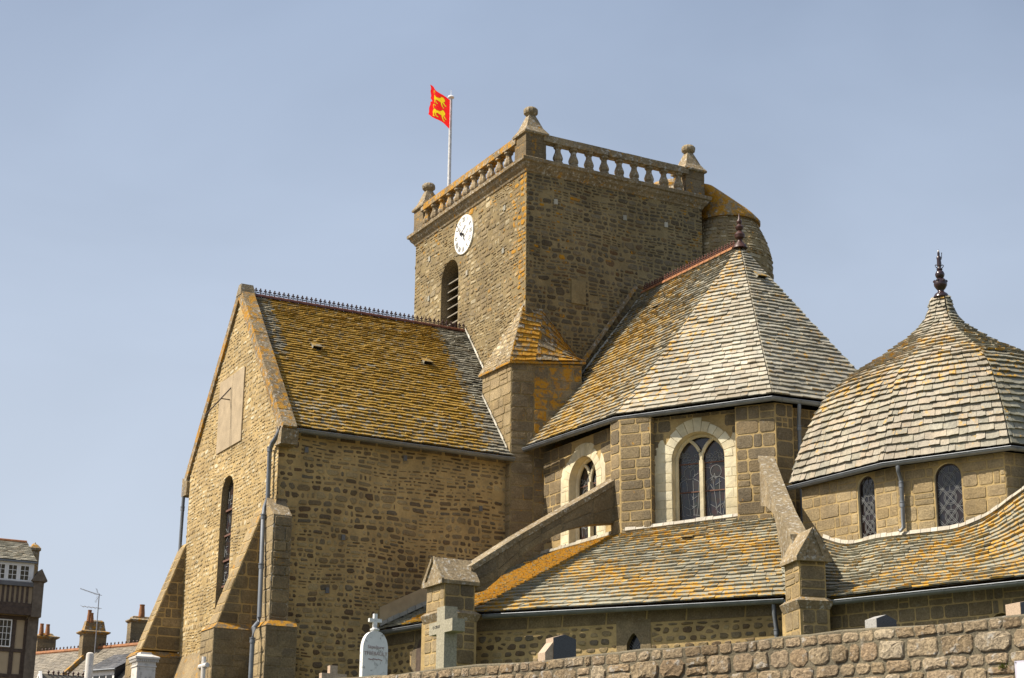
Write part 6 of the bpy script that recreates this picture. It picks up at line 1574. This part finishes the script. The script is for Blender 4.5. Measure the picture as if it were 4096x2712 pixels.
# jetty beam, studs, dormer band
mb = MB(); mb.box((xl, YA-.42, z_jb), (xr_p0-.01, YA-.26, z_tb-.22)); mb.build('jetty_beam', 'timber', ha)
mb = MB(); mb.box((xl, YA-.36, z_tb-.215), (xr_p0-.01, YA-.26, z_tb)); mb.build('jetty_beam', 'timber', ha)
pitch_ = (hA(250, 690).x-hA(200, 690).x)
for i in range(14):
    x = hA(272, 690).x-i*pitch_*1.03
    mb = MB(); mb.box((x-.055, YA-.30, z_tb+.003), (x+.055, YA-.26, z_sb-.003)); mb.build('stud', 'timber', ha)
mb = MB(); mb.box((xl, YA-.38, z_sb), (xr_p0, YA-.26, z_db)); mb.build('sill_board', 'slate_blue', ha)
mb = MB(); mb.box((xl, YA-.29, z_db), (xr_p0-.03, YA-.26, z_dt)); mb.build('window_band', 'paint_white', ha)
def house_window(x0, x1, z0, z1, y, cols, rows, parent, fw_=.045):
    wv = empty('window', ((x0+x1)/2, y, z0), parent)
    mb = MB(); mb.box((x0, y-.01, z0), (x1, y+.02, z0+fw_)); mb.box((x0, y-.01, z1-fw_), (x1, y+.02, z1)); mb.box((x0, y-.012, z0+fw_), (x0+fw_, y+.02, z1-fw_)); mb.box((x1-fw_, y-.012, z0+fw_), (x1, y+.02, z1-fw_))
    gx, gz_ = (x1-x0-2*fw_)/cols, (z1-z0-2*fw_)/rows
    for i in range(1, cols): x = x0+fw_+gx*i; mb.box((x-.012, y-.006, z0+fw_), (x+.012, y+.018, z1-fw_))
    for j in range(1, rows): z = z0+fw_+gz_*j; mb.box((x0+fw_, y-.004, z-.011), (x1-fw_, y+.016, z+.011))
    mb.build('frame', 'paint_white', wv)
    for i in range(cols):
        for j in range(rows):
            x = x0+fw_+gx*i; z = z0+fw_+gz_*j; mb = MB(); mb.box((x+.013, y+.006, z+.012), (x+gx-.013, y+.012, z+gz_-.012)); mb.build('pane', 'window_glass', wv)
for (xa_, xb_) in ((190, 300), (62, 172), (-66, 44), (-194, -84)):
    house_window(hA(xa_, 450).x, hA(xb_, 450).x, hA(100, 540).z, hA(100, 368).z, YA-.305, 2, 3, ha)
# lower storey frame and window
zlw0, zlw1 = hA(60, 1240).z, hA(60, 945).z
for (xa_, xb_, ya_, yb_) in ((112, 165, 948, 1250), (240, 280, 930, 1568), (-1400, 250, 1252, 1290), (88, 132, 1292, 1522), (212, 245, 1292, 1522), (-1400, 240, 1525, 1568), (-1400, 280, 905, 944)):
    pa, pb = hA(xa_, (ya_+yb_)/2), hA(xb_, (ya_+yb_)/2); z0, z1 = hA(100, yb_).z, hA(100, ya_).z
    mb = MB(); mb.box((pa.x, YA-.0+.004*(xa_ % 3), z0), (pb.x, YA+.08, z1)); mb.build('timber', 'timber', ha)
house_window(hA(-22, 1090).x-.02, hA(118, 1090).x, zlw0, zlw1, YA-.03, 3, 4, ha, .05)
# roof
zr_ = hA(0, 110, YA+1.3).z; xre = hA(368, 340).x; xrr = hA(295, 130, YA+1.3).x
rfA = empty('roof', ((xl+xre)/2, YA, z_eave), ha)
slates(patch((xl, YA-.40, z_eave-.02), (xre, YA-.40, z_eave-.02), (xl, YA+1.3, zr_), (xre-.12, YA+1.3, zr_)), rfA, exp0=.15, exp1=.12, wm=.3, lich=lambda c, rg: -.06, seed=301, mat='slate_pale', kind='slate@house', lift=.04)
mb = MB(); mb.add([(xl, YA+1.3, zr_), (xre-.12, YA+1.3, zr_), (xre, YA+4, z_eave), (xl, YA+4, z_eave)], [(0, 1, 2, 3)]); mb.add([(xre-.05, YA-.38, z_eave), (xre-.13, YA+1.3, zr_), (xre-.05, YA+4, z_eave)], [(0, 1, 2)]); mb.build('rear_slope', 'slate_grey', rfA, recalc=False)
mb = MB(); mb.box((xl, YA-.46, z_eave-.10), (xre+.02, YA-.36, z_eave-.03)); mb.build('gutter', 'zinc', ha)
mb = MB(); mb.tube([(xl, YA+1.3, zr_+.02), (xre-.15, YA+1.3, zr_+.02)], .09, 8); mb.build('ridge_tiles', 'terracotta', rfA, smooth=True)
xc0, xc1 = hA(325, 260, YA+1.0).x, hA(412, 260, YA+1.0).x
mb = MB(); ring(mb, xc0, YA+.9, xc1, YA+1.9, [(0, z_jb), (0, hA(350, 222, YA+1).z), (.05, hA(350, 218, YA+1).z), (.05, hA(350, 192, YA+1).z), (-.06, hA(350, 160, YA+1).z), (-.16, hA(350, 140, YA+1).z), (-.18, hA(350, 126, YA+1).z)], lich=.14); mb.build('chimney', 'coping', ha)

# ------------------------------------------------------------------ slate-roofed house behind
def Z2(x, y): return (120+x/4.105, 2330+y/4.105)
ZRG = atD(*Z2(755, 1115), 95.).z
r0, r1, r2 = atZ(*Z2(200, 1165), ZRG), atZ(*Z2(755, 1112), ZRG), atZ(*Z2(1700, 1030), ZRG)
rdv = (r2-r0).normalized(); rn = V((rdv.y, -rdv.x, 0)); rn = rn if rn.dot(EYE-r0) > 0 else -rn
rL = r0-rdv*4; rR = r2+rdv*6; run = 5.0; drop = 4.6
hb_ = empty('slate_house', (r1.x, r1.y, 0)); tag(hb_, 'low house with grey slate roof, orange ridge tiles and dormer beyond the churchyard', 'house')
ev = rn*run-V((0, 0, drop))
mb = MB(); q = [rL+ev*.93, rR+ev*.93, rR-rn*run*.93-V((0, 0, drop*.93)), rL-rn*run*.93-V((0, 0, drop*.93))]
mb.add([V((p.x, p.y, -.1)) for p in q]+q, [(0, 1, 5, 4), (1, 2, 6, 5), (2, 3, 7, 6), (3, 0, 4, 7)])
mb.add([q[0], q[3], rL], [(0, 1, 2)]); mb.add([q[1], q[2], rR], [(0, 1, 2)]); mb.build('wall', 'plaster', hb_, recalc=False)
rfB = empty('roof', (r1.x, r1.y, ZRG-drop), hb_)
slates(patch(rL+ev, rR+ev, rL, rR), rfB, exp0=.15, exp1=.15, wm=.32, lich=lambda c, rg: -.02, seed=311, mat='slate_grey', kind='slate@house', lift=.018, bn=(4, 4))
mb = MB(); mb.add([rL, rR, rR-rn*run-V((0, 0, drop)), rL-rn*run-V((0, 0, drop))], [(0, 1, 2, 3)]); mb.build('rear_slope', 'slate_grey', rfB, recalc=False)
n_ = 40; mb = MB(); mb.tube([rL+V((0, 0, .0)), rR], .13, 8, lich=.1); rt = mb.build('ridge_tiles', 'terracotta', rfB, smooth=True)
for i in range(46):
    p = r0.lerp(rR, i/46.)+V((0, 0, .12)); mb = MB(); mb.lathe([(.05, 0), (.03, .05), (.05, .09), (.02, .14)], p, 6); mb.build('ridge_crest', 'crest_dark', rfB)
# raised party verge
pv0, = [atPl(*Z2(890, 1240), r1, (rdv.cross(ev)).normalized())]; pv1 = atPl(*Z2(530, 1568), r1, (rdv.cross(ev)).normalized())
nR = rdv.cross(ev).normalized(); nR = nR if nR.z > 0 else -nR
mb = MB(); mb.bar(pv0+nR*.08, pv1+(pv1-pv0)*.5+nR*.08, .18, .22, rnd=.4, lich=.16); mb.build('party_verge', 'coping', rfB)
def chimney(xe, ye_t, ye_b, d, wx, wy, cap_top, parent, seed, pots, wide=.10, taper=(.0, .0)):
    c = atD(*Z2(xe, (ye_t+ye_b)/2), d); zt = atD(*Z2(xe, ye_t), d).z; zc_ = atD(*Z2(xe, cap_top), d).z
    e = empty('chimney', (c.x+wx/2, c.y+wy/2, zt-3), parent)
    x0, x1, y0, y1 = c.x, c.x+wx, c.y, c.y+wy
    mb = MB(); rg = random.Random(seed); z = zt-2.6; i = 0
    while z < zt-.05:
        h = min(rg.uniform(.22, .34), zt-z); o = .006*(i % 2); i += 1
        mb.box((x0+o, y0+o, z), (x1-o, y1-o, z+h-.006), rnd=rg.random()); z += h
    mb.build('shaft', 'ashlar', e)
    mb = MB(); hh = zc_-zt; ring(mb, x0, y0, x1, y1, [(-.01, zt-.10), (wide*.5, zt-.06), (wide, zt), (wide, zt+.05), (0-taper[0]*.3, zt+.12), (-taper[0]*.55, zt+hh*.5), (-taper[0]*.8, zt+hh*.88), (-taper[0]-.06, zc_)], rnd=.35, lich=.13); mb.build('cap', 'coping', e)
    for (px, pt_, pb_, r_) in pots:
        pz0, pz1 = atD(*Z2(px, pb_), d+.3).z-.05, atD(*Z2(px, pt_), d+.3).z; p = atD(*Z2(px, pb_), d+.3)
        p.x = min(max(p.x, x0+.15), x1-.15); p.y = y0+wy*.5 if False else p.y
        mb = MB(); mb.lathe([(r_*1.35, pz0-.15), (r_*1.3, pz0+.05), (r_, pz1-.10), (r_*1.02, pz1-.08), (r_*1.1, pz1-.05), (r_*1.1, pz1), (r_*.85, pz1), (r_*.8, pz1-.12)], (p.x, p.y, 0), 12); mb.build('chimney_pot', 'terracotta', e, smooth=True)
    return e, c, zt
kB = 95./FPX/4.105
ce, cc, czt = chimney(865, 800, 1170, 93.6, 340*kB/.879, 105*kB/.477, 575, hb_, 5, [(975, 447, 575, .10), (1007, 497, 590, .10)], wide=.16, taper=(.20, 0))
chimney(1648, 605, 1060, 94., 345*kB/.879, 100*kB/.477, 520, hb_, 6, [(1835, 358, 505, .13)], wide=.10, taper=(.15, 0))
chimney(115, 885, 1200, 97., 275*kB/.879, 150*kB/.477, 800, hb_, 7, [(188, 670, 800, .10), (288, 682, 808, .10)], wide=.16, taper=(.22, 0))
# dormer with blue slates, black cheek, white window
dl = atPl(*Z2(1035, 1440), r1, nR)+nR*.0
def near_roof(x, y, out): d = ray(*Z2(x, y)); h = atPl(*Z2(x, y), r1, nR); return h-d.normalized()*out
pA, pB = near_roof(1030, 1432, 1.5), near_roof(1372, 1388, 1.5)
pB.z = pA.z
dw = (pB-pA).normalized()
dm = empty('dormer', pA-V((0, 0, 1.2)), hb_)
pA2 = pA-dw*.6; T_ = 2.3
back = -rn*T_+V((0, 0, T_*.50)); dwn = V((0, 0, -1.25))
slates(patch(pA2, pB+dw*.12, pA2+back, pB+dw*.12+back), dm, exp0=.16, exp1=.16, wm=.34, seed=321, mat='slate_blue', kind='slate@house', lift=.018, bn=(3, 3), lich=lambda c, rg: -.3)
bb = pB-rn*.08; mb = MB(); mb.add([bb-V((0, 0, .04)), bb+dwn, bb+back+dwn-V((0, 0, .5)), bb+back-V((0, 0, .06))], [(0, 1, 2, 3)]); mb.build('cheek', 'black_paint', dm, recalc=False)
fA = pA2-rn*.10; fB = pB-rn*.10; mb = MB(); mb.prism([fA-V((0, 0, .05)), fB-V((0, 0, .05)), fB+dwn, fA+dwn], -rn*.06); mb.build('front', 'paint_white', dm)
Ld = (fB-fA).length
for i in range(4):
    mb = MB()
    a = .12+i*(Ld-.2)/4; b = a+(Ld-.2)/4-.09
    mb.prism([fA+dw*a-V((0, 0, .32)), fA+dw*b-V((0, 0, .32)), fA+dw*b-V((0, 0, 1.1)), fA+dw*a-V((0, 0, 1.1))], rn*.02)
    mb.build('pane', 'window_glass', dm)
mb = MB(); mb.tube([pA2-V((0, 0, .04))+rn*.03, pB+dw*.15-V((0, 0, .04))+rn*.03], .05, 8); mb.build('gutter', 'zinc', dm)
# television aerial strapped to the middle chimney
da = 93.3; m0, m1 = atD(*Z2(1078, 940), da), atD(*Z2(1132, 148), da); m1.x, m1.y = m0.x, m0.y
an = empty('television_aerial', m0); tag(an, 'thin metal television aerial on a mast beside the twin-pot chimney', 'aerial')
mb = MB(); mb.tube([m0-V((0, 0, .7)), m1], .028, 8); mb.build('mast', 'aluminium', an)
ar = -RT_; zt = m1.z-.32*.3
mb = MB(); zb1 = atD(*Z2(1128, 180), da).z; bL = 310*kB; base = V((m0.x, m0.y, zb1)); tip = base+ar*bL+V((0, 0, .40))*.9
mb.tube([base-ar*.14, tip], .016, 6)
pr_ = FWD.copy(); pr_.z = 0; pr_.normalize()
for i in range(14):
    p = base.lerp(tip, .12+.88*i/13); hgt = .11; mb.tube([p+pr_*hgt, p-pr_*hgt], .007, 4); mb.tube([p+V((0, 0, .04)), p-V((0, 0, .04))], .010, 4)
for sgn in (1, -1):
    for t_ in (.2, .4, .6, .8, 1.0):
        p = base+ar*(.05+.12*t_)+V((0, 0, sgn*.36*t_)); mb.tube([p-pr_*.24, p+pr_*.24], .007, 4)
    mb.tube([base, base+ar*.17+V((0, 0, sgn*.36))], .009, 4)
mb.build('directional_array', 'aluminium', an)
mb = MB(); zb2 = atD(*Z2(1110, 402), da).z; base = V((m0.x, m0.y, zb2)); tip = base+ar*bL*.84+V((0, 0, .1)); mb.tube([base-ar*.18, tip], .016, 6)
for i in range(5): p = base.lerp(tip, i/4.); mb.tube([p+pr_*.4, p-pr_*.4], .008, 4)
mb.build('lower_array', 'aluminium', an)
# small crested gable top in front of the slate house
gp = atD(*Z2(280, 1500), 70.); gs = empty('garden_gable', (gp.x, gp.y, 0)); tag(gs, 'white-edged crested roof peak at the bottom left between the houses', 'roof')
rdir = V((1, 0, 0)); mb = MB(); mb.prism([V((gp.x-.25, gp.y-1.3, gp.z-1.9)), V((gp.x-.25, gp.y, gp.z)), V((gp.x-.25, gp.y+1.3, gp.z-1.9)), V((gp.x-.25, gp.y+1.3, 0)), V((gp.x-.25, gp.y-1.3, 0))], V((1.9, 0, 0)), rnd=.3); mb.build('gable_body', 'slate_grey', gs)
mb = MB(); mb.bar(V((gp.x-.28, gp.y-1.35, gp.z-1.95)), V((gp.x-.28, gp.y, gp.z+.06)), .10, .12); mb.bar(V((gp.x-.28, gp.y+1.35, gp.z-1.95)), V((gp.x-.28, gp.y, gp.z+.06)), .10, .12); mb.build('bargeboard', 'paint_white', gs)
for i in range(8): mb = MB(); mb.lathe([(.05, 0), (.03, .05), (.06, .1), (.02, .17)], (gp.x+.05+i*.2, gp.y, gp.z-.02), 6); mb.build('ridge_crest', 'crest_dark', gs)

flush_pieces({'slate': 300, 'stone': 300, 'block': 300, 'stone@wall': 300, 'slate@house': 200})
